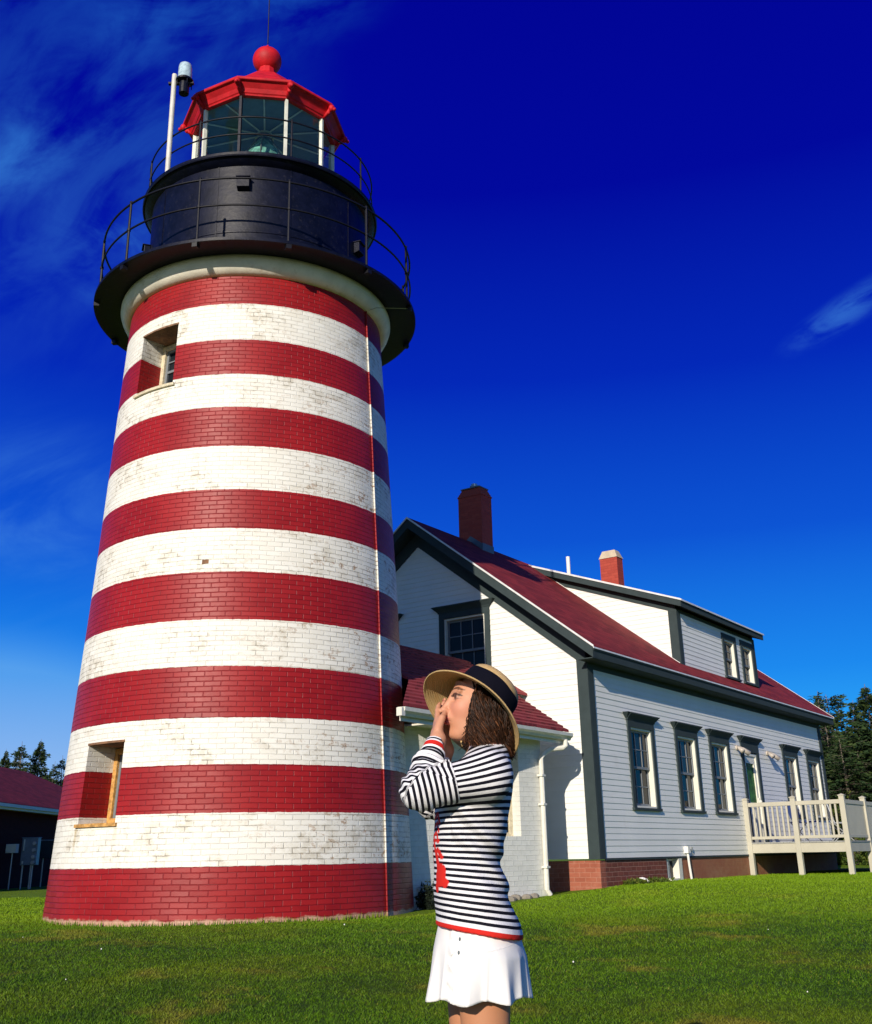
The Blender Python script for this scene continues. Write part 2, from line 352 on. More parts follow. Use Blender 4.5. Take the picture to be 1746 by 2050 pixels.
M['roof2'] = shingles('coarse_red_shingles', (.26, .035, .04), (.34, .05, .055), row=.1257, tab=.31, bump=.5)

def glassmat(name, tint=(.02, .03, .04), trans=0.0, rough=.03):
    m, g, b = newmat(name); b.inputs['Base Color'].default_value = c4(tint); b.inputs['Roughness'].default_value = rough; b.inputs['IOR'].default_value = 1.22
    if trans:
        tr = g.node('ShaderNodeBsdfTransparent'); tr.inputs[0].default_value = c4((.86, .96, .95)); gl = g.node('ShaderNodeBsdfGlossy'); gl.inputs['Roughness'].default_value = .02; gl.inputs[0].default_value = (.9, .95, 1, 1)
        fr = g.node('ShaderNodeFresnel'); fr.inputs[0].default_value = 1.5; mx = g.node('ShaderNodeMixShader'); g.L.new(fr.outputs[0], mx.inputs[0]); g.L.new(tr.outputs[0], mx.inputs[1]); g.L.new(gl.outputs[0], mx.inputs[2])
        out = [n for n in g.N if n.bl_idname == 'ShaderNodeOutputMaterial'][0]; g.L.new(mx.outputs[0], out.inputs[0])
    else:
        tc = g.node('ShaderNodeTexCoord').outputs['Object']; bn = g.node('ShaderNodeBump'); bn.inputs['Strength'].default_value = .05; bn.inputs['Distance'].default_value = .02
        g.put(bn.inputs['Height'], g.noise(tc, 2.5, 2)); g.L.new(bn.outputs[0], b.inputs['Normal'])
    return m
M['glass'] = glassmat('window_glass', (.012, .016, .022)); M['clear'] = glassmat('clear_glass', trans=1)
M['beacon'] = paint('beacon_plastic', (.42, .55, .62), rough=.12, var=.25, scale=14, bump=.05)
M['lens'] = paint('lens_glass', (.16, .34, .28), rough=.08, var=.6, scale=9, bump=.3, bscale=6)
M['ceiling'] = paint('lantern_ceiling', (.17, .26, .31), rough=.5); M['rib'] = paint('ceiling_rib', (.85, .88, .84), rough=.4)
M['doorglass'] = paint('door_glass', (.03, .11, .02), rough=.5, var=.9, scale=5, spec=.1)

def uvfaces(o, fn):
    """fn(world vertex, face normal, face centre) -> (u, v)"""
    me = o.data; uvl = me.uv_layers.new(name='UVMap'); off = wloc(o)
    for p in me.polygons:
        n = p.normal; c = p.center+off
        for li in p.loop_indices: uvl.data[li].uv = fn(me.vertices[me.loops[li].vertex_index].co+off, n, c)
    return o
def box_uv(v, n, c):
    if abs(n.z) > .8: return (v.x, v.y)
    t = Vector((-n.y, n.x, 0)).normalized(); return (v.dot(t), v.z)

# ------------------------------------------------------------------ ground
def sstep(a, b, x): t = np.clip((x-a)/(b-a), 0, 1); return t*t*(3-2*t)
def ground_z(x, y):
    x = np.asarray(x, float); y = np.asarray(y, float)
    z = -1.13+.42*sstep(3.5, 13.2, y)+.21*sstep(13, 19.5, y)*sstep(-1, 4.2, x)
    z = z+.030*np.sin(x*.55+1)*np.sin(y*.45)*sstep(2, 7, y)*sstep(16, 12, y)+.012*np.sin(x*1.7+2)*np.sin(y*1.3+x*.5)
    z = z-.06*sstep(8.5, 11, y)*sstep(14.2, 11.2, y)*sstep(2.5, -2, x)*0
    return z
def grid_axis(segs):
    a = []
    for lo, hi, st in segs: a += list(np.arange(lo, hi, st))
    return np.array(a+[segs[-1][1]])
gx = grid_axis([(-900, -100, 100), (-100, -30, 10), (-30, -8, 1), (-8, 12, .2), (12, 40, 1), (40, 100, 10), (100, 900, 100)])
gy = grid_axis([(-300, -20, 40), (-20, 2, 2), (2, 24, .2), (24, 60, 1), (60, 100, 5), (100, 1500, 100)])
X, Y = np.meshgrid(gx, gy, indexing='ij'); Z = ground_z(X, Y)
def lawn_tint(g, tc, c):
    bign = g.noise(tc, .42, 4, .6, .5); midn = g.noise(tc, 1.5, 5, .7, .3); sm_ = g.noise(tc, 5.5, 5, .7, .2); y = g.xyz(tc)[1]
    far = g.sm(y, 11.5, 17.0)  # painted brightness: lawn colour lifts with distance as if more strongly lit
    c = g.mix(g.m('MULTIPLY', g.sm(bign, .42, .68), .6), c, (.130, .165, .005)); c = g.mix(g.m('MULTIPLY', g.sm(midn, .46, .70), .60), c, (.020, .055, .004)); c = g.mix(g.m('MULTIPLY', g.sm(sm_, .48, .72), .45), c, (.022, .048, .003))
    c = g.mix(g.m('MULTIPLY', g.sm(g.noise(tc, .9, 4, .6), .55, .68), .7), c, (.20, .17, .02))
    return g.mix(g.m('MULTIPLY', far, .7), c, (.175, .290, .006))
gm, gg, gb = newmat('lawn')
tco = gg.node('ShaderNodeTexCoord').outputs['Object']
n1 = gg.noise(tco, .55, 5, .6, .4); n2 = gg.noise(tco, 3.0, 5, .7); n3 = gg.noise(tco, 45, 4, .7)
lawn = gg.mix(gg.sm(n1, .35, .68), (.030, .075, .004), (.075, .135, .006))
lawn = gg.mix(gg.m('MULTIPLY', gg.sm(n2, .45, .75), .6), lawn, (.10, .15, .012)); lawn = gg.mix(gg.m('MULTIPLY', gg.sm(n3, .4, .7), .5), lawn, (.02, .045, .003))
lawn = lawn_tint(gg, tco, lawn); gg.put(gb.inputs['Base Color'], lawn); gb.inputs['Roughness'].default_value = .9; gb.inputs['Specular IOR Level'].default_value = .15
bn = gg.node('ShaderNodeBump'); bn.inputs['Strength'].default_value = .8; bn.inputs['Distance'].default_value = .03; gg.put(bn.inputs['Height'], gg.noise(tco, 30, 5, .75)); gg.L.new(bn.outputs[0], gb.inputs['Normal'])
nx, ny = X.shape; idx = np.arange(nx*ny).reshape(nx, ny)
F = np.stack([idx[:-1, :-1], idx[1:, :-1], idx[1:, 1:], idx[:-1, 1:]], -1).reshape(-1, 4)
go = link_mesh('ground', np.stack([X, Y, Z], -1).reshape(-1, 3), F, gm, smooth=True)
tag(go, 'green mown lawn sloping gently up to the lighthouse and house', 'lawn', kind='structure')

# tower position, house frame
TX, TY = -2.9717, 16.3041
HX, HY, YAW = 2.6094, 19.3046, R(35.031)
DU = Vector((math.sin(YAW), math.cos(YAW), 0)); DV = Vector((-math.cos(YAW), math.sin(YAW), 0))
def H(u, v, z): return Vector((HX, HY, 0))+DU*u+DV*v+Vector((0, 0, z))
def hb(name, boxes, mat, parent, bevel=0):
    mb = MB(H)
    for b_ in boxes: mb.box(*b_)
    return mb.build(name, mat, parent, bevel=bevel)

# grass: upright blades over the part of the lawn near enough to show them
def grass():
    n = 520000
    # density falls with distance
    yy = 6.3+(26-6.3)*rng.random(n)**1.7; xx = (rng.random(n)-.5)*2*(yy*.47+.6)
    dens = rng.random(n)
    hx = (xx-HX)*DU.x+(yy-HY)*DU.y; hv = (xx-HX)*DV.x+(yy-HY)*DV.y
    keep = ((xx-TX)**2+(yy-TY)**2 > 2.535**2) & ~((hx > -5.5) & (hx < 14) & (hv > .0) & (hv < 7.5)) & ~((hx > -4.2) & (hx < -1) & (hv > .45) & (hv < 5))
    xx, yy = xx[keep], yy[keep]; n = len(xx); zz = ground_z(xx, yy)
    patch = .5+.5*np.sin(xx*1.3+np.sin(yy*1.1)*2)*np.sin(yy*1.7+np.sin(xx*.9)*2); big = .5+.5*np.sin(xx*.45+1.2)*np.sin(yy*.6+xx*.2)
    h = (.007+.011*rng.random(n)**1.5+.009*patch*rng.random(n))*(1+.03*(yy-6)); w = (.0026+.0022*rng.random(n))*(1+.09*(yy-6))
    nearbase = np.abs(np.hypot(xx-TX, yy-TY)-2.56) < .07; h[nearbase] *= 3.0
    a = rng.random(n)*2*math.pi; lx = (rng.random(n)-.5)*.045; ly = (rng.random(n)-.5)*.045
    ca, sa = np.cos(a)*w, np.sin(a)*w
    v = np.zeros((n, 3, 3)); v[:, 0] = np.stack([xx-ca, yy-sa, zz-.004], -1); v[:, 1] = np.stack([xx+ca, yy+sa, zz-.004], -1); v[:, 2] = np.stack([xx+lx, yy+ly, zz+h], -1)
    m, g, b = newmat('grass_blades'); at = g.node('ShaderNodeAttribute', attribute_name='tone')
    tcg = g.node('ShaderNodeTexCoord').outputs['Object']
    bign = g.noise(tcg, .42, 4, .6, .5); midn = g.noise(tcg, 1.9, 5, .7, .3)
    c = g.ramp(at.outputs['Fac'], [(0, (.040, .098, .002)), (.45, (.072, .155, .002)), (.8, (.110, .195, .004)), (1, (.18, .19, .02))])
    c = lawn_tint(g, tcg, c)
    g.put(b.inputs['Base Color'], c); b.inputs['Roughness'].default_value = .6; b.inputs['Specular IOR Level'].default_value = .2
    o = link_mesh('grass', v.reshape(-1, 3), np.arange(n*3).reshape(-1, 3), m)
    tone = np.clip(rng.random(n)*.55+.35*patch*rng.random(n)+.05, 0, 1); tone[rng.random(n) < .02] = 1
    at_ = o.data.attributes.new('tone', 'FLOAT', 'FACE'); at_.data.foreach_set('value', tone.astype(np.float32))
    tag(o, 'short grass blades covering the lawn', 'grass', kind='stuff')
grass()
# a few tiny white clover heads
cl_ = MB()
for i in range(9):
    y_ = 7.8+random.random()*9; x_ = (random.random()-.5)*2*(y_*.42)
    if (x_-TX)**2+(y_-TY)**2 < 7.5: continue
    cl_.sphere((x_, y_, float(ground_z(x_, y_))+.03), .004+.004*random.random(), 6, 4)
o = cl_.build('clover', M['flower'], smooth=True); tag(o, 'tiny white clover heads scattered over the lawn', 'clover', kind='stuff')

# ------------------------------------------------------------------ LIGHTHOUSE
BASEZ = -0.80
lh = root('lighthouse', (TX, TY, BASEZ), 'round brick lighthouse with wide red and white stripes under a black and red lantern', 'lighthouse')
def LF(a, b, c): return Vector((TX+lean(c)+a, TY+b, c))      # tower frame, local x y about the axis, z absolute
def tower_wall():
    angs = sorted(set([round(-180+i*2.0, 3) for i in range(181)]+[a for w in WANG for a in w[:2]]))
    angs = [a for i, a in enumerate(angs) if i == 0 or a-angs[i-1] > .02]
    zs = sorted(set([BASEZ, ZB[0]]+ZB[1:15]+[z for w in WANG for z in w[2:]]+list(np.arange(-.5, 8.3, .35))))
    zs = [z for i, z in enumerate(zs) if i == 0 or z-zs[i-1] > .012 or z in [q for w in WANG for q in w[2:]]]
    V = []; UV = []; Fc = []; FU = []
    def vid(p, uv): V.append(tuple(p)); UV.append(uv); return len(V)-1
    gridi = {}
    for i, a in enumerate(angs):
        for j, z in enumerate(zs):
            r = rad(z); p = LF(r*math.cos(R(a)), r*math.sin(R(a)), z); gridi[i, j] = vid(p, (R(a)*AR, z))
    for i in range(len(angs)-1):
        am = (angs[i]+angs[i+1])/2
        for j in range(len(zs)-1):
            zm = (zs[j]+zs[j+1])/2
            if any(w[0] < am < w[1] and w[2] < zm < w[3] for w in WANG): continue
            Fc.append((gridi[i, j], gridi[i+1, j], gridi[i+1, j+1], gridi[i, j+1]))
    for (a0, a1, z0, z1), D in zip(WANG, (.58, .60)):
        ac = R((a0+a1)/2); inn = Vector((-math.cos(ac), -math.sin(ac), 0))
        js = [j for j, z in enumerate(zs) if z0-1e-6 <= z <= z1+1e-6]; is_ = [i for i, a in enumerate(angs) if a0-1e-6 <= a <= a1+1e-6]
        for side in (is_[0], is_[-1]):
            for j in js[:-1]:
                P0 = Vector(V[gridi[side, j]]); P1 = Vector(V[gridi[side, j+1]]); u0 = UV[gridi[side, j]][0]
                sg = 1 if side == is_[0] else -1
                q = [vid(P0, (u0, zs[j])), vid(P0+inn*D, (u0+sg*D, zs[j])), vid(P1+inn*D, (u0+sg*D, zs[j+1])), vid(P1, (u0, zs[j+1]))]
                Fc.append(tuple(q) if sg > 0 else tuple(q[::-1]))
        for jj in (js[0], js[-1]):
            for k in range(len(is_)-1):
                P0 = Vector(V[gridi[is_[k], jj]]); P1 = Vector(V[gridi[is_[k+1], jj]])
                q = [vid(P0, (0, zs[jj])), vid(P1, (.1, zs[jj])), vid(P1+inn*D, (.1, zs[jj]+.3)), vid(P0+inn*D, (0, zs[jj]+.3))]; Fc.append(tuple(q))
    o = link_mesh('wall', V, Fc, M['tower'], lh)
    me = o.data; uvl = me.uv_layers.new(name='UVMap')
    for li, l in enumerate(me.loops): uvl.data[li].uv = UV[l.vertex_index]
    for p in me.polygons: p.use_smooth = abs(p.normal.z) < .5 and len([1 for v in p.vertices if v < len(gridi)]) == 4
    return o
tower_wall()
# windows set deep in the tower wall
for (a0, a1, z0, z1), wood, D in ((WANG[0], 'oldwood', .48), (WANG[1], 'rawwood', .52)):
    ac = R((a0+a1)/2); c_, s_ = math.cos(ac), math.sin(ac); hw_ = math.radians((a1-a0)/2)
    def WF(t, d, z, c_=c_, s_=s_):      # t along the wall, d outwards from the chord, z
        rr = rad(z)*math.cos(hw_); return LF((rr+d)*c_-t*s_, (rr+d)*s_+t*c_, z)
    hwid = rad((z0+z1)/2)*math.sin(hw_)
    w = MB(WF)
    for t0, t1 in ((-hwid+.002, -hwid+.075), (hwid-.075, hwid-.002)): w.box(t0, t1, -D, -D+.09, z0+.03, z1-.03)
    w.box(-hwid+.075, hwid-.075, -D, -D+.088, z0+.03, z0+.09); w.box(-hwid+.075, hwid-.075, -D, -D+.088, z1-.11, z1-.03)
    fr = w.build('window', M[wood if wood == 'oldwood' else 'rawwood'], lh, bevel=.004); fr['label'] = 'small deep-set upper window with peeling frame' if wood == 'oldwood' else 'small deep-set lower window with bare orange wood frame'
    s = MB(WF)
    for t0, t1 in ((-hwid+.075, -hwid+.12), (hwid-.12, hwid-.075)): s.box(t0, t1, -D+.01, -D+.05, z0+.09, z1-.11)
    for zz in (z0+.09, (z0+z1)/2, z1-.15): s.box(-hwid+.12, hwid-.12, -D+.012, -D+.048, zz, zz+.04)
    s.box(-.01, .01, -D+.014, -D+.045, z0+.13, z1-.15)
    for zz in (z0+.13+(z1-z0)*.17, z0+.13+(z1-z0)*.55): s.box(-hwid+.12, -.01, -D+.014, -D+.045, zz, zz+.018); s.box(.01, hwid-.12, -D+.014, -D+.045, zz, zz+.018)
    s.build('sash', M['sash'], fr)
    p = MB(WF); p.poly([(-hwid+.1, -D+.02, z0+.1), (hwid-.1, -D+.02, z0+.1), (hwid-.1, -D+.02, z1-.1), (-hwid+.1, -D+.02, z1-.1)]); p.build('pane', M['glass'], fr)
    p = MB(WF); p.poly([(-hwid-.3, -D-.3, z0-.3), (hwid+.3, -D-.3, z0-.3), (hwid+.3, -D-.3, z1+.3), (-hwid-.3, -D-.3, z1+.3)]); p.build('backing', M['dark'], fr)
    # curved sill and lintel boards following the wall
    for nm, za, zb, out, dep, mm in (('sill', z0-.03, z0+.012, .035, D, wood), ('lintel', z1-.018, z1+.010, .012, D, 'brownboard')):
        mb = MB(); K = 12; ring = []
        ex = 1.10 if nm == 'sill' else 1.02
        for k in range(K+1):
            t = (-1+2*k/K)*hw_*ex
            for (dd, z) in ((out, za), (out, zb)):
                rr = rad(z)+dd; ring.append(LF(rr*math.cos(ac+t), rr*math.sin(ac+t), z))
            cl2 = max(-hw_, min(hw_, t)); lim = rad(za)*math.cos(hw_)-dep+.05
            tt = rad(za)*math.sin(cl2)
            ins = (lim if abs(t) <= hw_ else rad(za)-.01)
            for z in (zb, za):
                if abs(t) <= hw_: ring.append(LF(lim*math.cos(ac)-tt*math.sin(ac), lim*math.sin(ac)+tt*math.cos(ac), z))
                else: ring.append(LF(ins*math.cos(ac+t), ins*math.sin(ac+t), z))
        mb.v = [tuple(v) for v in ring]
        for k in range(K):
            a_, b_ = 4*k, 4*(k+1)
            mb.f += [(a_, b_, b_+1, a_+1), (a_+1, b_+1, b_+2, a_+2), (a_+2, b_+2, b_+3, a_+3), (a_+3, b_+3, b_, a_)]
        mb.f += [(3, 2, 1, 0), tuple(4*K+i for i in range(4))]
        mb.build(nm, M[mm], fr)
# broken brick (hole) in the fourth white band
hb_ = MB(); a_ = R(-94.6); hb_.box(-.045, .045, -.03, .004, 3.735, 3.80)
hb_.v = [tuple(LF((rad(v[2])+v[1])*math.cos(a_)-v[0]*math.sin(a_), (rad(v[2])+v[1])*math.sin(a_)+v[0]*math.cos(a_), v[2]-.002+(.012 if v[0] > 0 and v[2] < 3.77 else 0))) for v in hb_.v]
hb_.build('bare_brick', M['brownboard'], lh)
# cornice, gallery deck, drum
mb = MB(LF); mb.lathe([(2.08, 8.30), (2.11, 8.302), (2.16, 8.325), (2.215, 8.37), (2.245, 8.43), (2.264, 8.49), (2.262, 8.55), (2.24, 8.60), (2.10, 8.61)], 120); o = mb.build('cornice', M['cornice'], lh, smooth=True)
def knobs(mb, r, z, n, a0, w=.055, h=.10):
    for k in range(n):
        a = R(a0+360/n*k); c_, s_ = math.cos(a), math.sin(a)
        P = [(r+d*w) for d in (-1, .7)]
        pts = [(P[i]*c_-t*s_, P[i]*s_+t*c_, zz) for zz in (z-h, z+.02) for i, t in ((0, -w), (1, -w*.8), (1, w*.8), (0, w))]
        mb.hexa(pts)
mb = MB(LF); mb.lathe([(1.80, 8.63), (2.66, 8.62), (2.70, 8.61), (2.70, 8.562), (2.66, 8.555), (2.28, 8.58), (2.20, 8.59)], 120)
o = autosmooth(mb.build('gallery_deck', M['black'], lh), 30)
def railing(name, r, zdeck, ztop, zmid, n, a0, pr=.021, rr=.018, knob=True):
    o = None
    for zz, q in ((ztop, rr), (zmid, rr*.9)):
        mb = MB(LF); mb.tube([(r*math.cos(R(a)), r*math.sin(R(a)), zz) for a in range(0, 361, 3)], q, 6, caps=False)
        o_ = mb.build(name if o is None else 'middle_rail', M['blackrail'], lh if o is None else o, smooth=True); o = o or o_
    for k in range(n):
        a = R(a0+360/n*k); c_, s_ = math.cos(a), math.sin(a); p = MB(LF)
        p.tube([(r*c_, r*s_, zdeck), (r*c_, r*s_, ztop+.03)], pr, 7); p.sphere((r*c_, r*s_, ztop+.03), pr*1.25, 7, 5)
        if knob: kk = MB(LF); knobs(p, r+.04, zdeck, 1, math.degrees(a), .05, .10)
        p.tube([((r-.0)*c_, (r-.0)*s_, zmid-.02), (r*c_, r*s_, zmid+.02)], pr*1.5, 7)
        p.build('post', M['blackrail'], o)
    return o
railing('gallery_railing', 2.62, 8.59, 9.70, 9.22, 12, -71)
mb = MB(LF); mb.lathe([(1.86, 8.60), (1.90, 8.62), (1.885, 8.68), (1.88, 9.2), (1.89, 9.21), (1.89, 9.24), (1.88, 9.25), (1.88, 10.47), (1.90, 10.50)], 96); drum = autosmooth(mb.build('drum', M['black'], lh), 30)
for k in range(10):      # riveted plate seams
    mb = MB(LF); a = R(-66+36*k); c_, s_ = math.cos(a), math.sin(a)
    mb.hexa([(r*c_-t*s_, r*s_+t*c_, z) for z in (8.64, 10.46) for r, t in ((1.87, -.012), (1.887, -.012), (1.887, .012), (1.87, .012))]); mb.build('seam', M['black'], drum)
for aa, z in ((-89, 10.02), (-160, 9.55), (-22, 9.5)):      # ventilators
    a = R(aa); c_, s_ = math.cos(a), math.sin(a); v = MB(lambda t, d, z: LF((1.88+d)*c_-t*s_, (1.88+d)*s_+t*c_, z))
    v.hexa([(-.10, 0, z-.05), (.10, 0, z-.05), (.10, .10, z-.02), (-.10, .10, z-.02), (-.10, 0, z+.15), (.10, 0, z+.15), (.10, .10, z+.15), (-.10, .10, z+.15)])
    v.box(-.115, .115, -.01, .13, z+.15, z+.17); v.build('ventilator', M['black'], lh, bevel=.006)
mb = MB(LF); mb.lathe([(1.86, 10.44), (1.90, 10.46), (1.97, 10.50), (2.01, 10.535), (2.045, 10.54), (2.055, 10.56), (2.055, 10.605), (2.03, 10.62), (1.2, 10.63)], 96); o = autosmooth(mb.build('lantern_deck', M['black'], lh), 25)
railing('lantern_railing', 1.965, 10.61, 11.35, 11.01, 8, -112, pr=.017, rr=.0145, knob=False)
# lantern room: ten sides
DA0 = 8.55
def deca(r, z, k, da=0): a = R(DA0+36*k+da); return (r*math.cos(a), r*math.sin(a), z)
mb = MB(LF); mb.lathe([(1.24, 10.62), (1.31, 10.62), (1.31, 11.04), (1.25, 11.06)], 10, a0=R(DA0)); o = mb.build('lantern_base', M['black'], lh)
lt = root('lantern_room', (0, 0, 11-BASEZ)); lt.parent = lh
for k in range(10):
    p = MB(LF); a = R(DA0+36*k); c_, s_ = math.cos(a), math.sin(a); r0 = 1.255
    P = lambda d, t, z: ((r0+d)*c_-t*s_, (r0+d)*s_+t*c_, z)
    p.hexa([P(d, t, z) for z in (11.0, 12.42) for d, t in ((-.035, -.022), (.03, -.022), (.03, .022), (-.035, .022))])
    p.build('mullion', M['whitebar' if k in (4, 5, 6, 8, 9, 0, 1) else 'black'], lt)
for k in range(10):
    p = MB(LF); A_, B_ = deca(1.235, 11.0, k), deca(1.235, 11.0, k+1); p.poly([A_, B_, (B_[0], B_[1], 12.43), (A_[0], A_[1], 12.43)]); p.build('pane', M['clear'], lt)
mb = MB(LF); mb.lathe([(0.0, 12.50), (1.26, 12.40)], 10, a0=R(DA0)); mb.build('ceiling', M['ceiling'], lt)
mb = MB(LF)
for k in range(10):
    x1, y1, _ = deca(1.2, 0, k, 18); mb.tube([(x1*.1, y1*.1, 12.47), (x1, y1, 12.375)], .016, 5)
mb.lathe([(.05, 12.40), (.14, 12.40), (.15, 12.50)], 16); mb.build('ceiling_rib', M['rib'], lt)
mb = MB(LF); mb.lathe([(0.0, 10.95), (1.22, 10.95)], 10, a0=R(DA0)); mb.build('lantern_floor', M['ceiling'], lt)
lens = MB(LF); lens.lathe([(0, 12.340), (.12, 12.340), (.16, 12.280), (.17, 12.220), (.20, 12.200), (.22, 12.130), (.26, 12.110), (.28, 12.030), (.31, 12.010), (.33, 11.910), (.345, 11.890), (.35, 11.660), (.345, 11.430), (.32, 11.410), (.31, 11.280), (.27, 11.260), (.25, 11.120)], 32)
lo_ = autosmooth(lens.build('lens', M['lens'], lt), 25)
cg = MB(LF)
for k in range(6):
    a = R(30+60*k); cg.tube([(r*math.cos(a), r*math.sin(a), z) for r, z in ((.36, 11.160), (.37, 11.660), (.34, 12.010), (.2, 12.260), (.15, 12.360))], .012, 5)
cg.lathe([(.16, 12.340), (.18, 12.360), (.15, 12.440), (.08, 12.460), (.06, 12.620)], 16); cg.build('lens_cage', M['steel'], lt)
# red roof: fascia with a cove, corner finials, ball
mb = MB(LF); mb.lathe([(1.22, 12.36), (1.30, 12.355), (1.31, 12.385), (1.33, 12.40), (1.36, 12.47), (1.43, 12.555), (1.475, 12.565), (1.485, 12.58), (1.485, 12.615), (1.46, 12.635), (1.02, 12.96), (.48, 13.56), (.43, 13.60), (.24, 13.72), (.17, 13.84), (.15, 14.02)], 10, a0=R(DA0))
rf = mb.build('lantern_roof', M['redmetal'], lh, bevel=.008)
for k in range(10):
    p = MB(LF); x, y, z = deca(1.47, 12.52, k); p.sphere((x, y, 12.515), .06, 10, 8, (1, 1, 1.15)); p.sphere(deca(1.53, 12.47, k), .035, 8, 6); p.sphere(deca(1.40, 12.44, k), .04, 8, 6)
    x0 = deca(1.36, 12.42, k); p.tube([deca(1.30, 12.37, k), x0, (x, y, 12.53)], [.02, .035, .045], 7); p.build('corner_ornament', M['redmetal'], rf, smooth=True)
mb = MB(LF); mb.sphere((0, 0, 14.19), .272, 32, 20); mb.lathe([(.05, 14.45), (.035, 14.50), (.02, 14.56)], 10); mb.build('ventilator_ball', M['redmetal'], rf, smooth=True)
mb = MB(LF); mb.tube([(0, 0, 14.6), (0, 0, 16.6)], .011, 6); mb.build('lightning_rod', M['blackrail'], rf)
# conduit down the wall, painted with the stripes
mb = MB(); pts = []
for i in range(61):
    z = BASEZ+.06+(8.30-BASEZ-.06)*i/60; a = R(-29.2+4.6*((z+.5)/8.7)+.10*math.sin(z*2.3)); rr = rad(z)+.016; pts.append(LF(rr*math.cos(a), rr*math.sin(a), z))
mb.tube(pts, .013, 8)
co = mb.build('conduit', M['tower'], lh, smooth=True); uvfaces(co, lambda v, n, c: (-1.1, v.z))
a = R(-24.5); p0 = (2.11*math.cos(a), 2.11*math.sin(a), 8.31); a2 = R(-15)
mb = MB(LF); mb.tube([p0, (2.26*math.cos(R(-23)), 2.26*math.sin(R(-23)), 8.36), (2.42*math.cos(R(-19)), 2.42*math.sin(R(-19)), 8.40), (2.56*math.cos(a2), 2.56*math.sin(a2), 8.46), (2.67*math.cos(R(-11)), 2.67*math.sin(R(-11)), 8.53)], .006, 5)
mb.build('cable', M['steel'], lh)

# emergency beacon on its pole
bx, by = -1.31, -1.53
bc = root('beacon', tuple(LF(bx, by, 10.61)), 'small clear beacon on a white pole on the upper lighthouse gallery', 'beacon light')
mb = MB(LF); mb.tube([(bx, by, 10.6), (bx, by, 12.60)], .042, 12); mb.build('pole', M['polewhite'], bc, smooth=False)
ex, ey = bx+.17, by+.03
mb = MB(LF); mb.tube([(ex, ey, 12.220), (ex, ey, 12.460)], .085, 14); mb.lathe([(0.0, 12.460), (.15, 12.465), (.155, 12.490), (.13, 12.520), (0.0, 12.520)], 20, c=(ex, ey)); mb.box(bx-.1, ex+.16, ey-.03, ey+.03, 12.420, 12.455)
for k in range(4): mb.tube([(ex+.13*math.cos(k*1.57+.6), ey+.13*math.sin(k*1.57+.6), 12.360), (ex+.13*math.cos(k*1.57+.6), ey+.13*math.sin(k*1.57+.6), 12.480)], .008, 6)
mb.build('bracket', M['black'], bc)
mb = MB(LF); mb.lathe([(.115, 12.520), (.12, 12.550), (.115, 12.770), (.105, 12.820), (.07, 12.845), (0, 12.850)], 24, c=(ex, ey)); mb.build('dome', M['beacon'], bc, smooth=True)
mb = MB(LF); mb.lathe([(0, 12.520), (.06, 12.530), (.055, 12.640), (.075, 12.670), (.07, 12.740), (.02, 12.750), (0, 12.750)], 16, c=(ex, ey)); mb.build('lamp', M['steel'], bc, smooth=True)

# ------------------------------------------------------------------ KEEPER'S HOUSE
ZS, ZE, ZR, OU, OV, LEN, HWD = -0.079, 3.402, 6.524, .367, .331, 13.527, 3.713
SL = (ZR-ZE)/(HWD+OV)                      # roof slope
hs = root('keepers_house', tuple(H(0, 0, -.75)), 'white clapboard house with dark green trim and a red shingle roof', 'house')
def splitrows(z0, z1, cuts, step=.1005, origin=ZS):
    out = []; k = math.floor((z0-origin)/step)
    while origin+k*step < z1:
        a, b = max(z0, origin+k*step), min(z1, origin+(k+1)*step); base = origin+k*step
        ps = [a]+sorted(c for c in cuts if a+1e-4 < c < b-1e-4)+[b]
        for p, q in zip(ps[:-1], ps[1:]):
            if q-p > 1e-4: out.append((p, q, .0115-.0095*(p-base)/step, .0115-.0095*(q-base)/step, abs(p-base) < 1e-6))
        k += 1
    return out
def clap(name, Fn, z0, z1, lim, holes, parent):
    """overlapping boards; Fn(a, out, z) -> world; lim(z) -> (a0, a1); holes: (a0, a1, z0, z1)"""
    mb = MB(Fn); cuts = [h[2] for h in holes]+[h[3] for h in holes]
    for p, q, op, oq, lip in splitrows(z0, z1, cuts):
        zm = (p+q)/2; a0p, a1p = lim(p); a0q, a1q = lim(q)
        hs_ = sorted((h[0], h[1]) for h in holes if h[2] < zm < h[3])
        segs = []; cur = (a0p, a0q)
        for h0, h1 in hs_: segs.append((cur, (h0, h0))); cur = (h1, h1)
        segs.append((cur, (a1p, a1q)))
        for (sp, sq), (ep, eq) in segs:
            if ep-sp < .005 and eq-sq < .005: continue
            ep = max(ep, sp); eq = max(eq, sq)
            j = .0012*math.sin(sp*7+p*31)
            mb.poly([(sp, op+j, p), (ep, op-j, p), (eq, oq, q), (sq, oq, q)])
            if lip: mb.poly([(sp, -.002, p), (ep, -.002, p), (ep, op-j, p), (sp, op+j, p)])
    return mb.build(name, M['clap'], parent)
SIDEF = lambda a, o, z: H(a, -o, z)
GABF = lambda a, o, z: H(-o, a, z)
FARF = lambda a, o, z: H(LEN+o, a, z)
UNF = lambda v: ZE+SL*(v+OV)-.20 if v <= HWD else ZE+SL*(2*HWD-v+OV)-.20   # underside of roof at the gable
SW = [2.0, 4.15, 5.95, 7.82, 10.70, 12.59]     # centres of the side openings
WH = .565
holes = [(c-WH, c+WH, .77, 2.30) for i, c in enumerate(SW) if i != 3]+[(7.82-.56, 7.82+.56, .10, 2.12)]
clap('wall', SIDEF, ZS, 3.20, lambda z: (.19, LEN-.17), holes, hs)
GW = [(2.6, 2.95, 4.49), (4.83, 2.95, 4.49)]   # gable windows (centre, z0, z1)
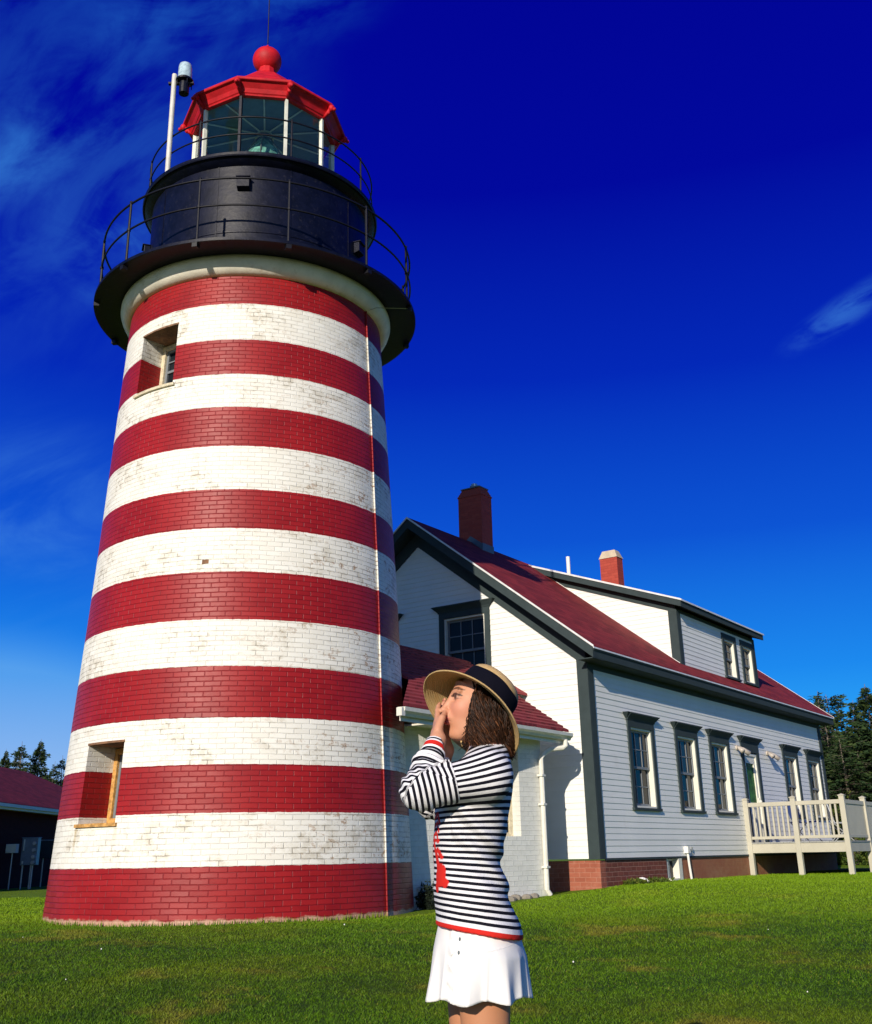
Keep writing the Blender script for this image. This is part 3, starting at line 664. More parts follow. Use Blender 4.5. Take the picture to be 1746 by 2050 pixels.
def glim(z):
    vmax = HWD
    # white boards stop at the frieze board (lower edge .30 below the underside)
    off = (z+.30-(ZE-.20))/SL-OV
    a0 = max(.19, off); a1 = min(2*HWD-.19, 2*HWD-off); return (a0, max(a0, a1))
clap('wall', GABF, ZS, 5.98, glim, [(c-.57, c+.57, a, b) for c, a, b in GW], hs)
mb = MB(H); mb.poly([(LEN, 0, ZS), (LEN, 2*HWD, ZS), (LEN, 2*HWD, 3.2), (LEN, HWD, ZR-.2), (LEN, 0, 3.2)]); mb.poly([(0, 2*HWD, ZS), (LEN, 2*HWD, ZS), (LEN, 2*HWD, 3.25), (0, 2*HWD, 3.25)]); mb.build('wall', M['clap'], hs)
# trim: corner boards, friezes, water table
for bx_ in ([(-.028, .0, -.026, .19, ZS-.01, 3.3), (.0, .19, -.028, .0, ZS-.01, 3.20)], [(-.026, .0, 2*HWD-.19, 2*HWD+.026, ZS-.01, 3.3)], [(LEN-.17, LEN+.026, -.028, .0, ZS-.01, 3.20)]): hb('corner_board', bx_, M['trim'], hs)
hb('frieze_board', [(.19, LEN-.17, -.022, .0, 3.10, 3.205)], M['trim'], hs); hb('water_table', [(.19, LEN-.17, -.024, .0, ZS-.03, ZS+.006)], M['trim'], hs)
mb = MB(H)
for sgn in (0, 1):
    V_ = lambda v: v if not sgn else 2*HWD-v
    z_ = lambda v: ZE+SL*(v+OV)-.20
    mb.prism([(-.030, V_(.0), z_(0)-.02), (-.030, V_(HWD), z_(HWD)-.02), (-.030, V_(HWD), z_(HWD)-.33), (-.030, V_(.0), z_(0)-.33)], tuple(Vector((.03, 0, 0))))
    # rake fascia and soffit
    mb.prism([(-OU, V_(-OV), ZE-.005), (-OU, V_(HWD), ZR-.005), (-OU, V_(HWD), ZR-.20), (-OU, V_(-OV), ZE-.19)], (.03, 0, 0))
    mb.prism([(-OU+.03, V_(-OV+.0), ZE-.18), (-OU+.03, V_(HWD), ZR-.185), (-OU+.03, V_(HWD), ZR-.205), (-OU+.03, V_(-OV+.0), ZE-.20)], (OU, 0, 0))
    mb.prism([(LEN+OU-.03, V_(-OV), ZE-.005), (LEN+OU-.03, V_(HWD), ZR-.005), (LEN+OU-.03, V_(HWD), ZR-.20), (LEN+OU-.03, V_(-OV), ZE-.19)], (.03, 0, 0))
    mb.prism([(LEN, V_(-OV+.0), ZE-.18), (LEN, V_(HWD), ZR-.185), (LEN, V_(HWD), ZR-.205), (LEN, V_(-OV+.0), ZE-.20)], (OU-.03, 0, 0))
mb.box(-OU+.03, LEN+OU-.03, -OV, -OV+.03, ZE-.19, ZE-.006); mb.box(-OU+.03, LEN+OU-.03, -OV+.03, -.001, ZE-.197, ZE-.18)
mb.box(-OU+.03, LEN+OU-.03, -OV-.018, -OV, ZE-.06, ZE-.012)
mb.build('fascia', M['trim'], hs)
# roof with dormer opening left under the dormer
rfm = MB(H)
def slab(mb, pts, th=.05): mb.prism(pts, (0, 0, -th))
slab(rfm, [(-OU-.01, -OV-.02, ZE-.015+.03), (LEN+OU+.01, -OV-.02, ZE+.015), (LEN+OU+.01, HWD, ZR+.03), (-OU-.01, HWD, ZR+.03)], .035)
slab(rfm, [(LEN+OU+.01, 2*HWD+OV+.02, ZE+.015), (-OU-.01, 2*HWD+OV+.02, ZE+.015), (-OU-.01, HWD, ZR+.03), (LEN+OU+.01, HWD, ZR+.03)], .035)
ro = rfm.build('roof', M['roof'], hs)
def roof_uv(v, n, c):
    q = v-Vector((HX, HY, 0)); u_, v_ = q.dot(DU), q.dot(DV); return (u_, (v_ if v_ < HWD else 2*HWD-v_)*math.sqrt(1+SL*SL))
uvfaces(ro, roof_uv)
mb = MB(H)
for sgn in (0, 1):
    V_ = lambda v: v if not sgn else 2*HWD-v
    for u0 in (-OU-.022, LEN+OU+.011): mb.prism([(u0, V_(-OV-.03), ZE-.02), (u0, V_(HWD), ZR-.005), (u0, V_(HWD), ZR+.036), (u0, V_(-OV-.03), ZE+.02)], (.011, 0, 0))
mb.box(-OU-.02, LEN+OU+.02, -OV-.032, -OV-.021, ZE-.035, ZE-.008)
mb.build('drip_edge', M['drip'], ro)
# windows ---------------------------------------------------------------
def crown(mb, Fbox, c, hwid, z, out):
    a0, a1 = c-hwid-.02, c+hwid+.02
    mb.prism([(a0, 0, z-.13), (a0, out*.35, z-.13), (a0, out*.45, z-.10), (a0, out*.9, z-.03), (a0, out*1.0, z-.025), (a0, out*1.0, z), (a0, 0, z)], (a1-a0, 0, 0))
    for s, e in ((a0, -1), (a1, 1)):    # flared returns
        mb.hexa([(s, 0, z-.11), (s+e*.005, 0, z-.11), (s+e*.005, out*.3, z-.11), (s, out*.3, z-.11), (s, 0, z-.001), (s+e*.12, 0, z-.001), (s+e*.12, out*.98, z-.001), (s, out*.98, z-.001)])
def window(Fn, c, z0, z1, parent, cols=3, rows=(2, 2), hw=WH, lip=.13, crown_out=.13, meeting=None, crown_z=None, name='window'):
    w = hw; cw = .105; zt = z1-.02
    t = MB(Fn); t.box(c-w-.01, c-w+cw, -.01, .035, z0-.02, z1-.10); t.box(c+w-cw, c+w+.01, -.01, .035, z0-.02, z1-.10)
    t.box(c-w-.01, c+w+.01, -.01, .038, z1-.10, z1+.03); t.box(c-w-.035, c+w+.035, -.01, .06, z0-.065, z0-.02)
    if crown_z: t.box(c-w-.01, c+w+.01, -.01, .036, z1+.03, crown_z-.12); crown(t, Fn, c, w+.01, crown_z, crown_out)
    o = t.build(name, M['trim'], parent)
    iw = w-cw; zi0, zi1 = z0-.02, z1-.10
    f = MB(Fn)                                   # white jambs, deep
    f.box(c-iw, c-iw+.035, -.13, .012, zi0, zi1); f.box(c+iw-.035, c+iw, -.13, .012, zi0, zi1); f.box(c-iw+.035, c+iw-.035, -.13, .012, zi1-.035, zi1); f.box(c-iw+.035, c+iw-.035, -.13, .02, zi0, zi0+.035)
    fr = f.build('frame', M['frame'], o)
    gi = iw-.035; a, b = zi0+.035, zi1-.035; mz = meeting if meeting else (a+b)/2
    def sash(lo, hi, d, nr, nm):
        s = MB(Fn); st = .042
        s.box(c-gi, c-gi+st, -d, -d+.032, lo, hi); s.box(c+gi-st, c+gi, -d, -d+.032, lo, hi); s.box(c-gi+st, c+gi-st, -d, -d+.032, lo, lo+st*1.1); s.box(c-gi+st, c+gi-st, -d, -d+.032, hi-st, hi)
        gw = 2*(gi-st)
        for k in range(1, cols): x = c-gi+st+gw*k/cols; s.box(x-.009, x+.009, -d+.004, -d+.028, lo+st, hi-st)
        for k in range(1, nr): y = lo+st+(hi-lo-2*st)*k/nr; s.box(c-gi+st, c+gi-st, -d+.005, -d+.027, y-.009, y+.009)
        so_ = s.build('sash', M['sash'], o)
        p = MB(Fn); p.poly([(c-gi+.01, -d+.012, lo), (c+gi-.01, -d+.012, lo), (c+gi-.01, -d+.012, hi), (c-gi+.01, -d+.012, hi)]); p.build('pane', M['glass'], o)
    sash(mz-.02, b, .085, rows[0], 'upper'); sash(a, mz+.02, .122, rows[1], 'lower')
    return o
for i, c in enumerate(SW):
    if i == 3: continue
    window(SIDEF, c, .79, 2.30, hs, crown_z=2.455)
for c, a, b in GW: window(GABF, c, a, b, hs, crown_z=4.64, meeting=3.73, hw=.585)
# door
c = SW[3]; t = MB(SIDEF)
t.box(c-.56, c-.42, -.01, .035, .10, 2.12); t.box(c+.42, c+.56, -.01, .035, .10, 2.12); t.box(c-.56, c+.56, -.01, .036, 2.12, 2.34); crown(t, SIDEF, c, .57, 2.455, .13)
do = t.build('door', M['trim'], hs)
f = MB(SIDEF); f.box(c-.42, c-.36, -.08, .01, .10, 2.10); f.box(c+.36, c+.42, -.08, .01, .10, 2.10); f.box(c-.36, c+.36, -.08, .01, 2.04, 2.10)
f.box(c-.355, c-.25, -.05, -.015, .12, 2.035); f.box(c+.25, c+.355, -.05, -.015, .12, 2.035); f.box(c-.25, c+.25, -.05, -.015, 1.88, 2.035); f.box(c-.25, c+.25, -.05, -.015, .9, 1.02); f.box(c-.25, c+.25, -.05, -.015, .12, .25)
for x in (-.12, .12): f.box(c+x-.10, c+x+.10, -.05, -.028, .27, .88)
f.box(c-.25, c+.25, -.06, -.035, .25, .9)
f.build('door_leaf', M['frame'], do)
p = MB(SIDEF); p.poly([(c-.25, -.04, 1.02), (c+.25, -.04, 1.02), (c+.25, -.04, 1.88), (c-.25, -.04, 1.88)]); p.build('pane', M['doorglass'], do)
p = MB(SIDEF); p.sphere((c+.31, .03, 1.05), .035, 10, 6); p.box(c+.29, c+.33, -.02, .005, .97, 1.13); p.build('handle', M['frame'], do)
# dormer
DU0, DU1, DVW, DZT = 4.60, 9.36, .12, 5.02
DSL = (ZR-.02-5.11)/(HWD-(-.10))
DF = lambda a, o, z: H(a, DVW-o, z)
DW = [7.62, 8.82]
dm = clap('dormer', DF, 3.72, 4.98, lambda z: (DU0+.17, DU1-.09), [(q-.42, q+.42, 3.80, 4.84) for q in DW], hs)
def chk(z):
    v0 = DVW+.17; vr = (z-ZE)/SL-OV; vd = (z-(5.11-.20))/DSL-.10
    return (max(v0, vd), max(max(v0, vd), vr))
clap('wall', lambda a, o, z: H(DU0-o, a, z), 3.74, 6.2, lambda z: (max(DVW+.17, (z-4.93)/DSL-.10), max((z-ZE)/SL-OV, DVW+.17, (z-4.93)/DSL-.10)), [], dm)
clap('wall', lambda a, o, z: H(DU1+o, a, z), 3.74, 6.2, lambda z: (max(DVW+.0, (z-4.93)/DSL-.10), max((z-ZE)/SL-OV, DVW, (z-4.93)/DSL-.10)), [], dm)
mb = MB(H)
mb.box(DU0-.026, DU0, DVW-.026, DVW+.17, 3.70, 4.97); mb.box(DU0, DU0+.17, DVW-.028, DVW, 3.70, 4.97); mb.box(DU1-.09, DU1+.026, DVW-.028, DVW, 3.70, 4.97)
mb.box(DU0+.17, DU1-.09, DVW-.024, DVW, 4.90, 4.97)
dz0 = lambda v: 5.11+DSL*(v+.10)
for uu, w_2 in ((DU0-.20, .025), (DU1+.175, .025)): mb.prism([(uu, -.10, dz0(-.1)-.012), (uu, HWD-.12, dz0(HWD-.12)-.012), (uu, HWD-.12, dz0(HWD-.12)-.15), (uu, -.10, dz0(-.1)-.15)], (w_2, 0, 0))
for uu in (DU0-.028, DU1): mb.prism([(uu, DVW, dz0(DVW)-.13), (uu, HWD-.5, dz0(HWD-.5)-.13), (uu, HWD-.9, dz0(HWD-.9)-.30), (uu, DVW, dz0(DVW)-.30)], (.027, 0, 0))
mb.prism([(DU0-.17, -.10, dz0(-.1)-.012), (DU1+.17, -.10, dz0(-.1)-.012), (DU1+.17, -.10, dz0(-.1)-.15), (DU0-.17, -.10, dz0(-.1)-.15)], tuple((0, .025, 0)))
mb.prism([(DU0-.17, -.075, dz0(-.075)-.135), (DU1+.17, -.075, dz0(-.075)-.135), (DU1+.17, HWD-.2, dz0(HWD-.2)-.135), (DU0-.17, HWD-.2, dz0(HWD-.2)-.135)], (0, 0, -.012))
mb.build('trim', M['trim'], dm)
mb = MB(H); slab(mb, [(DU0-.21, -.12, dz0(-.12)+.02), (DU1+.21, -.12, dz0(-.12)+.02), (DU1+.21, HWD, dz0(HWD)+.012), (DU0-.21, HWD, dz0(HWD)+.012)], .03)
o = mb.build('dormer_roof', M['roof'], dm); uvfaces(o, roof_uv)
mb = MB(H); mb.prism([(DU0-.222, -.13, dz0(-.13)-.015), (DU0-.222, HWD, dz0(HWD)-.02), (DU0-.222, HWD, dz0(HWD)+.024), (DU0-.222, -.13, dz0(-.13)+.024)], (.011, 0, 0)); mb.box(DU0-.21, DU1+.21, -.132, -.121, 5.08, 5.115)
mb.prism([(DU0-.034, DVW, ZE+SL*(DVW+OV)+.045), (DU0-.034, HWD-.5, ZE+SL*(HWD-.5+OV)+.045), (DU0-.034, HWD-.5, ZE+SL*(HWD-.5+OV)+.01), (DU0-.034, DVW, ZE+SL*(DVW+OV)+.01)], (.006, 0, 0))
mb.build('drip_edge', M['drip'], dm)
for q in DW: window(DF, q, 3.84, 4.80, hs, cols=2, rows=(2, 2), hw=.43, crown_z=None)
mb = MB(lambda a, o, z: H(DU0-o, a, z))
for v_, z_ in ((1.95, 4.98), (1.35, 4.62)): mb.box(v_, v_+.12, 0.01, .05, z_, z_+.05)
mb.build('vent', M['flash'], dm)
# chimneys
def chimney(u0, w, l, z0, z1, capz, mat, pot):
    vc = HWD-w/2; mb = MB(H); mb.box(u0, u0+l, vc, vc+w, z0, z1); ch = mb.build('chimney', M['chbrick'], hs, bevel=.006); uvfaces(ch, box_uv)
    mb = MB(H)
    if pot:
        for k in range(4):
            e = .012-.022*k; h0 = z1+k*.05; mb.box(u0-e, u0+l+e, vc-e, vc+w+e, h0, h0+.036); mb.box(u0-e+.012, u0+l+e-.012, vc-e+.012, vc+w+e-.012, h0+.036, h0+.05)
    else: mb.hexa([(u0-.02, vc-.02, z1), (u0+l+.02, vc-.02, z1), (u0+l+.02, vc+w+.02, z1), (u0-.02, vc+w+.02, z1), (u0+.05, vc+.07, capz), (u0+l-.05, vc+.07, capz), (u0+l-.05, vc+w-.07, capz), (u0+.05, vc+w-.07, capz)])
    mb.build('cap', M['chbrick' if pot else 'chimcap'], ch)
    if pot:
        mb = MB(H); mb.box(u0+.03, u0+l-.03, vc+.05, vc+w-.05, z1+.2, z1+.225); mb.build('slab', M['flash'], ch)
        P = H(u0+l/2, vc+w/2, 0); mb = MB(); mb.lathe([(.085, z1+.225), (.085, z1+.28), (.10, z1+.285), (.10, z1+.31), (.075, z1+.315), (.075, z1+.35), (0, z1+.355)], 18, c=(P.x, P.y)); mb.build('pot', M['steel'], ch)
    mb = MB(H); e = .012
    zf = lambda v: ZR-SL*abs(HWD-v)+.03
    mb.prism([(u0-e, vc-e, zf(vc)-.05), (u0-e, HWD, ZR), (u0-e, vc+w+e, zf(vc+w)-.05), (u0-e, vc+w+e, zf(vc+w)+.12), (u0-e, HWD, ZR+.16), (u0-e, vc-e, zf(vc)+.14)], (.008, 0, 0))
    mb.box(u0-e, u0+l+e, vc-e, vc-.002, zf(vc)-.06, zf(vc)+.16); mb.build('flashing', M['flash'], ch)
chimney(2.0, .62, .44, 5.9, 7.62, 7.85, None, True)
chimney(8.90, .52, .36, 6.1, 7.62, 7.84, None, False)
P = H(6.55, HWD, 0); mb = MB(); mb.tube([(P.x, P.y, 6.2), (P.x, P.y, 7.16)], .05, 14); mb.build('vent_pipe', M['pvc'], hs)
# foundation
def wallpiece(name, F_, mat, parent, boxes):
    mb = MB(F_)
    for b_ in boxes: mb.box(*b_)
    o = mb.build(name, mat, parent); uvfaces(o, box_uv); return o
wallpiece('foundation', H, M['fbrick_lit'], hs, [(.015, .20, .20, 2*HWD-.02, -1.2, ZS-.03), (.0, .20, -.001, .20, -1.2, ZS-.031)])
fo = wallpiece('foundation', H, M['fbrick'], hs, [(.202, 2.70, -.001+.004, .20, -1.2, ZS-.03)])
wallpiece('foundation', H, M['parge'], hs, [(2.70, 3.38, .004, .20, -1.2, -.52), (3.38, LEN, .003, .20, -1.2, ZS-.03)])
# basement window
mb = MB(SIDEF); mb.box(2.72, 2.80, -.14, -.02, -.50, -.11); mb.box(3.20, 3.36, -.14, .02, -.52, -.11); mb.box(2.80, 3.20, -.14, .03, -.52, -.46); mb.box(2.98, 3.01, -.12, -.09, -.46, -.13); mb.box(2.80, 3.20, -.12, -.09, -.15, -.12)
bw = mb.build('basement_window', M['frame'], hs); p = MB(SIDEF); p.poly([(2.78, -.11, -.5), (3.22, -.11, -.5), (3.22, -.11, -.1), (2.78, -.11, -.1)]); p.build('pane', M['glass'], bw)
# service box and pipe on the side wall
mb = MB(SIDEF); mb.box(3.54, 3.66, .0, .09, -.02, .10); mb.tube([(3.60, .05, 0), (3.61, .055, -.2), (3.66, .07, -.66)], .024, 10); mb.build('vent_outlet', M['pvc'], hs)
mb = MB(SIDEF); mb.box(3.78, 3.86, .01, .06, .02, .09); mb.tube([(3.82, .04, .02), (3.86, .05, -.06), (3.92, .05, -.03)], .008, 6); mb.build('tap', M['galv'], hs)
# twin floodlights either side of the door
for c0, lab in ((7.02, 'twin floodlight to the left of the door'), (9.02, 'twin floodlight to the right of the door')):
    mb = MB(SIDEF); mb.tube([(c0, 0.0, 2.18), (c0, .035, 2.18)], .055, 14); mb.tube([(c0, .03, 2.18), (c0+.05, .09, 2.20)], .015, 8)
    mb.tube([(c0, .03, 2.18), (c0-.06, .09, 2.19)], .015, 8)
    mb.tube([(c0+.03, .05, 2.19), (c0+.10, .12, 2.14), (c0+.20, .22, 2.05)], [.028, .045, .062], 12); mb.tube([(c0-.03, .05, 2.2), (c0-.08, .11, 2.15), (c0-.13, .20, 2.08)], [.028, .04, .055], 12)
    fl = mb.build('floodlight', M['lamp'], hs, smooth=True); fl['label'] = lab

# ------------------------------------------------------------------ brick passage between lighthouse and house
J0, K0 = H(-4.1, .85, 0), H(-1.27, .31, 0); EW = (K0-J0).normalized(); NW = Vector((EW.y, -EW.x, 0)); LW = (K0-J0).length
ps = root('brick_passage', tuple(J0+Vector((0, 0, -.75))), 'white painted brick passage with a red roof and gutter joining lighthouse and house', 'passage')
WF2 = lambda t, o, z: J0+EW*t+NW*o+Vector((0, 0, z))
wt0, wt1, wz0, wz1 = 1.30, 2.32, .28, 1.66
mb = MB(WF2)
for b_ in ((-.25, wt0, -.28, 0, -.95, 1.84), (wt1, LW, -.28, 0, -.95, 1.84), (wt0, wt1, -.28, 0, -.95, wz0), (wt0, wt1, -.28, 0, wz1, 1.84)): mb.box(*b_)
mb.F = H; mb.box(-1.47, -1.27, .45, 3.9, -.95, 1.84); mb.poly([(-1.28, .3, 1.84), (-1.28, 3.9, 1.84), (-1.28, 2.1, 3.2)]); mb.box(-5, -1.3, 3.7, 3.9, -.95, 1.84)
mb.box(-1.27, -.0, 1.5, 1.7, -.95, 2.3); mb.box(-1.27, 0, 3.2, 3.4, -.95, 2.3)
o = mb.build('wall', M['whitebrick'], ps); uvfaces(o, box_uv)
mb = MB(WF2); mb.box(wt0, wt0+.07, -.24, -.17, wz0, wz1); mb.box(wt1-.07, wt1-.002, -.24, -.17, wz0, wz1); mb.box(wt0+.07, wt1-.07, -.24, -.17, wz1-.07, wz1); mb.box(wt0+.07, wt1-.07, -.24, -.17, wz0, wz0+.06)
for k in (1, 2): mb.box(wt0+.07+(wt1-wt0-.14)*k/3-.01, wt0+.07+(wt1-wt0-.14)*k/3+.01, -.23, -.19, wz0+.06, wz1-.07)
for k in range(1, 6): mb.box(wt0+.07, wt1-.07, -.229, -.191, wz0+(wz1-wz0)*k/6-.01, wz0+(wz1-wz0)*k/6+.01)
pw = mb.build('window', M['oldwood'], ps); p = MB(WF2); p.poly([(wt0, -.21, wz0), (wt1, -.21, wz0), (wt1, -.21, wz1), (wt0, -.21, wz1)]); p.build('pane', M['glass'], pw)
PSL = (3.36-1.93)/(2.1-.04)
mb = MB(H)
NC = 20
for k in range(NC):
    va, vb = .04+2.06*k/NC, .04+2.06*(k+1)/NC; za, zb = 1.95+PSL*(va-.04), 1.95+PSL*(vb-.04)
    ul = lambda v: -5.42+1.22*min(1, (v-.04)/.8) if v < .86 else -4.2-.1*(v-.86)
    mb.prism([(ul(va), va-.006, za+.026), (-.75, va-.006, za+.026), (-.75, vb, zb+.004), (ul(vb), vb, zb+.004)], (0, 0, -.045))
slab(mb, [(-.75, 4.16, 1.95), (-5.2, 4.16, 1.95), (-4.3, 2.1, 3.38), (-.75, 2.1, 3.38)], .04)
slab(mb, [(-.75, 1.25, 1.95+PSL*(1.21)-.02), (.0, 1.25, 1.95+PSL*(1.21)-.02), (.0, 2.1, 3.30), (-.75, 2.1, 3.30)], .04); slab(mb, [(.0, 3.0, 2.73), (-.75, 3.0, 2.73), (-.75, 2.1, 3.30), (.0, 2.1, 3.30)], .04)
o = mb.build('roof', M['roof2'], ps)
uvfaces(o, lambda v, n, c: ((v-Vector((HX, HY, 0))).dot(DU), abs((v-Vector((HX, HY, 0))).dot(DV)-2.1)*-1.22))
mb = MB(H)
mb.prism([(-5.38, .10, 1.88), (-.80, .10, 1.88), (-.80, .10, 1.74), (-5.38, .10, 1.74)], (0, .025, 0)); mb.box(-4.25, -1.27, .125, .95, 1.815, 1.84)
mb.prism([(-.80, .06, 1.90), (-.80, 2.1, 3.33), (-.80, 2.1, 3.19), (-.80, .06, 1.76)], (.02, 0, 0)); mb.prism([(-.80, 4.14, 1.90), (-.80, 2.1, 3.33), (-.80, 2.1, 3.19), (-.80, 4.14, 1.76)], (.02, 0, 0))
mb.prism([(-1.27, .30, 1.83), (-1.27, 2.1, 3.10), (-1.27, 3.9, 1.83)], (.45, 0, 0))
mb.build('fascia', M['gutter'], ps)
mb = MB(H)      # K-style gutter: open box with a moulded face
prof = [(.095, 1.915), (.095, 1.80), (.03, 1.795), (.01, 1.83), (-.03, 1.86), (-.035, 1.91), (-.02, 1.915), (-.02, 1.87), (.015, 1.84), (.035, 1.81), (.085, 1.812), (.085, 1.915)]
mb.prism([(-5.45, v, z) for v, z in prof], (4.72, 0, 0)); mb.prism([(-5.46, v, z) for v, z in prof[:6]], (.01, 0, 0)); mb.prism([(-.735, v, z) for v, z in prof[:6]], (.012, 0, 0))
mb.box(-5.52, -5.44, -.02, .07, 1.79, 1.90)
gt = mb.build('gutter', M['gutter'], ps)
mb = MB(H)
mb.tube([(-.90, .03, 1.80), (-.90, .03, 1.70), (-.95, .06, 1.665), (-1.14, .20, 1.64), (-1.28, .245, 1.56), (-1.34, .265, 1.48), (-1.345, .270, -.52), (-1.30, .24, -.60)], .042, 8)
for z in (1.2, .75, -.2): mb.box(-1.40, -1.29, .22, .32, z, z+.03)
mb.build('downspout', M['gutter'], ps)
# rubble and scrub at the foot of the passage
mb = MB()
for i in range(40):
    t = -.1+LW*1.02*random.random(); o_ = .03+.16*random.random(); P = WF2(t, o_, 0); s_ = .025+.06*random.random(); mb.sphere((P.x, P.y, float(ground_z(P.x, P.y))+s_*.3), s_, 7, 5, (1.2, 1, .7))
o = mb.build('rubble', M['stone']); tag(o, 'rubble and stones along the foot of the white passage wall', 'rubble', kind='stuff')

def leaf_mat(name, a, b_, c_):
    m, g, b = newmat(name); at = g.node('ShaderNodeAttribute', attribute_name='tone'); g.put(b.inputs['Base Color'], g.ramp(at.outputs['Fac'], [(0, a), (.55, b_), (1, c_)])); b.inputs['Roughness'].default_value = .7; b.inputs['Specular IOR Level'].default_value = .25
    return m
M['needle'] = leaf_mat('needles', (.010, .026, .010), (.024, .052, .014), (.060, .085, .02))
M['needle_grey'] = leaf_mat('grey_twigs', (.07, .065, .05), (.12, .11, .085), (.20, .18, .14))
M['shrubleaf'] = leaf_mat('shrub_leaves', (.02, .05, .006), (.06, .09, .008), (.13, .14, .02))
M['darkleaf'] = leaf_mat('dark_weeds', (.004, .008, .006), (.010, .018, .010), (.02, .03, .012))
M['bark'] = paint('bark', (.16, .13, .10), rough=.9, var=.3, scale=9, bump=.8, bscale=15)
def tris(name, P, tone, mat, parent):
    o = link_mesh(name, np.asarray(P).reshape(-1, 3), np.arange(len(P)*3).reshape(-1, 3), mat, parent)
    a = o.data.attributes.new('tone', 'FLOAT', 'FACE'); a.data.foreach_set('value', np.asarray(tone, dtype=np.float32)); return o
def shrub(name, c, rx, ry, rz, n, mat, lab, cat, grp=None, size=.05):
    r = root(name, c, lab, cat, grp); g_ = np.random.default_rng(int(abs(c[0]*100+c[1]*10))+5)
    d = g_.normal(size=(n, 3)); d /= np.linalg.norm(d, axis=1)[:, None]; rad_ = g_.random(n)**.4; lob = 1+.25*np.sin(d[:, 0]*5+c[0])*np.sin(d[:, 1]*6)+.2*np.sin(d[:, 2]*7)
    P = d*(rad_*lob)[:, None]*np.array([rx, ry, rz]); P[:, 2] = np.abs(P[:, 2])+.02
    a = g_.normal(size=(n, 3))*size; b = g_.normal(size=(n, 3))*size
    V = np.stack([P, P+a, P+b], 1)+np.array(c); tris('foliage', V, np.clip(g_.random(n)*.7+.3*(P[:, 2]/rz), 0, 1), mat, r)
    mb = MB()
    for k in range(5): e = Vector(c)+Vector((rx*.5*math.cos(k*1.3), ry*.5*math.sin(k*1.3), rz*.7)); mb.tube([(c[0], c[1], c[2]-.05), tuple((Vector(c)+e)/2+Vector((0, 0, .05*k*rz))), tuple(e)], [.03*rz+.004, .02*rz+.003, .004], 5)
    mb.build('stem', M['bark'], r); return r
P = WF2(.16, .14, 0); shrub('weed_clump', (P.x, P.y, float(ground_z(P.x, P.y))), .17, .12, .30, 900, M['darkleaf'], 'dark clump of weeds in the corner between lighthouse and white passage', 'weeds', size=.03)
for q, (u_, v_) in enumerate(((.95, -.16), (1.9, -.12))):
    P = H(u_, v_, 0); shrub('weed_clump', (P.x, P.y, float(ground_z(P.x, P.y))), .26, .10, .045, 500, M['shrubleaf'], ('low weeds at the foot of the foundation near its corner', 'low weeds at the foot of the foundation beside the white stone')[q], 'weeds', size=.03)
P = H(1.05, -.25, 0); mb = MB(); mb.sphere((P.x, P.y, float(ground_z(P.x, P.y))+.07), .055, 9, 6, (1.5, 1, .8)); mb.sphere((P.x+.09, P.y+.02, float(ground_z(P.x, P.y))+.05), .04, 9, 6)
o = mb.build('white_stone', M['flower'], smooth=True); tag(o, 'small white stone in the grass beside the brick foundation', 'stone')

# ------------------------------------------------------------------ DECK
UD, VD = 7.05, -2.16; UE = 13.6
dk = root('deck', tuple(H(UD, VD, -.55)), 'raised beige deck with slatted railing on tall posts beside the house', 'deck')
pw_ = .055
PO = [(UD, -.06), (UD, -1.12), (UD, VD), (8.66, VD), (10.9, VD), (13.2, VD), (13.55, VD)]
for u_, v_ in PO:
    P = H(u_, v_, 0); zb = float(ground_z(P.x, P.y))-.1
    mb = MB(H); mb.box(u_-pw_, u_+pw_, v_-pw_, v_+pw_, zb, 1.05); mb.box(u_-pw_-.012, u_+pw_+.012, v_-pw_-.012, v_+pw_+.012, 1.05, 1.075); mb.hexa([(u_-pw_, v_-pw_, 1.075), (u_+pw_, v_-pw_, 1.075), (u_+pw_, v_+pw_, 1.075), (u_-pw_, v_+pw_, 1.075), (u_-.01, v_-.01, 1.10), (u_+.01, v_-.01, 1.10), (u_+.01, v_+.01, 1.10), (u_-.01, v_+.01, 1.10)])
    mb.build('post', M['deck'], dk, bevel=.006)
mb = MB(H); mb.box(UD-.035, UD, VD-.03, -.03, -.05, .135); mb.box(UD, UE, VD-.035, VD, -.05, .135); mb.build('skirt_board', M['deck'], dk)
mb = MB(H); k = 0; v_ = VD-.05
while v_ < -.06: mb.box(UD-.05, UE, v_, min(v_+.134, -.03), .137, .165); v_ += .14
mb.box(UD, UE, VD+.1, -.1, .0, .02)
for u_ in np.arange(UD+.4, UE, .8): mb.box(u_, u_+.04, VD, -.03, -.04, .13)
mb.build('floor_board', M['deckgrey'], dk)
def rail(mb, a, b, low):
    (u0, v0), (u1, v1) = a, b; w, za, zb = ((.03, .90, .985), (.022, .225, .285))[low]
    if abs(u1-u0) < 1e-6: mb.box(u0-w, u0+w, v1+pw_, v0-pw_, za, zb)
    else: mb.box(u0+pw_, u1-pw_, v0-w, v0+w, za, zb)
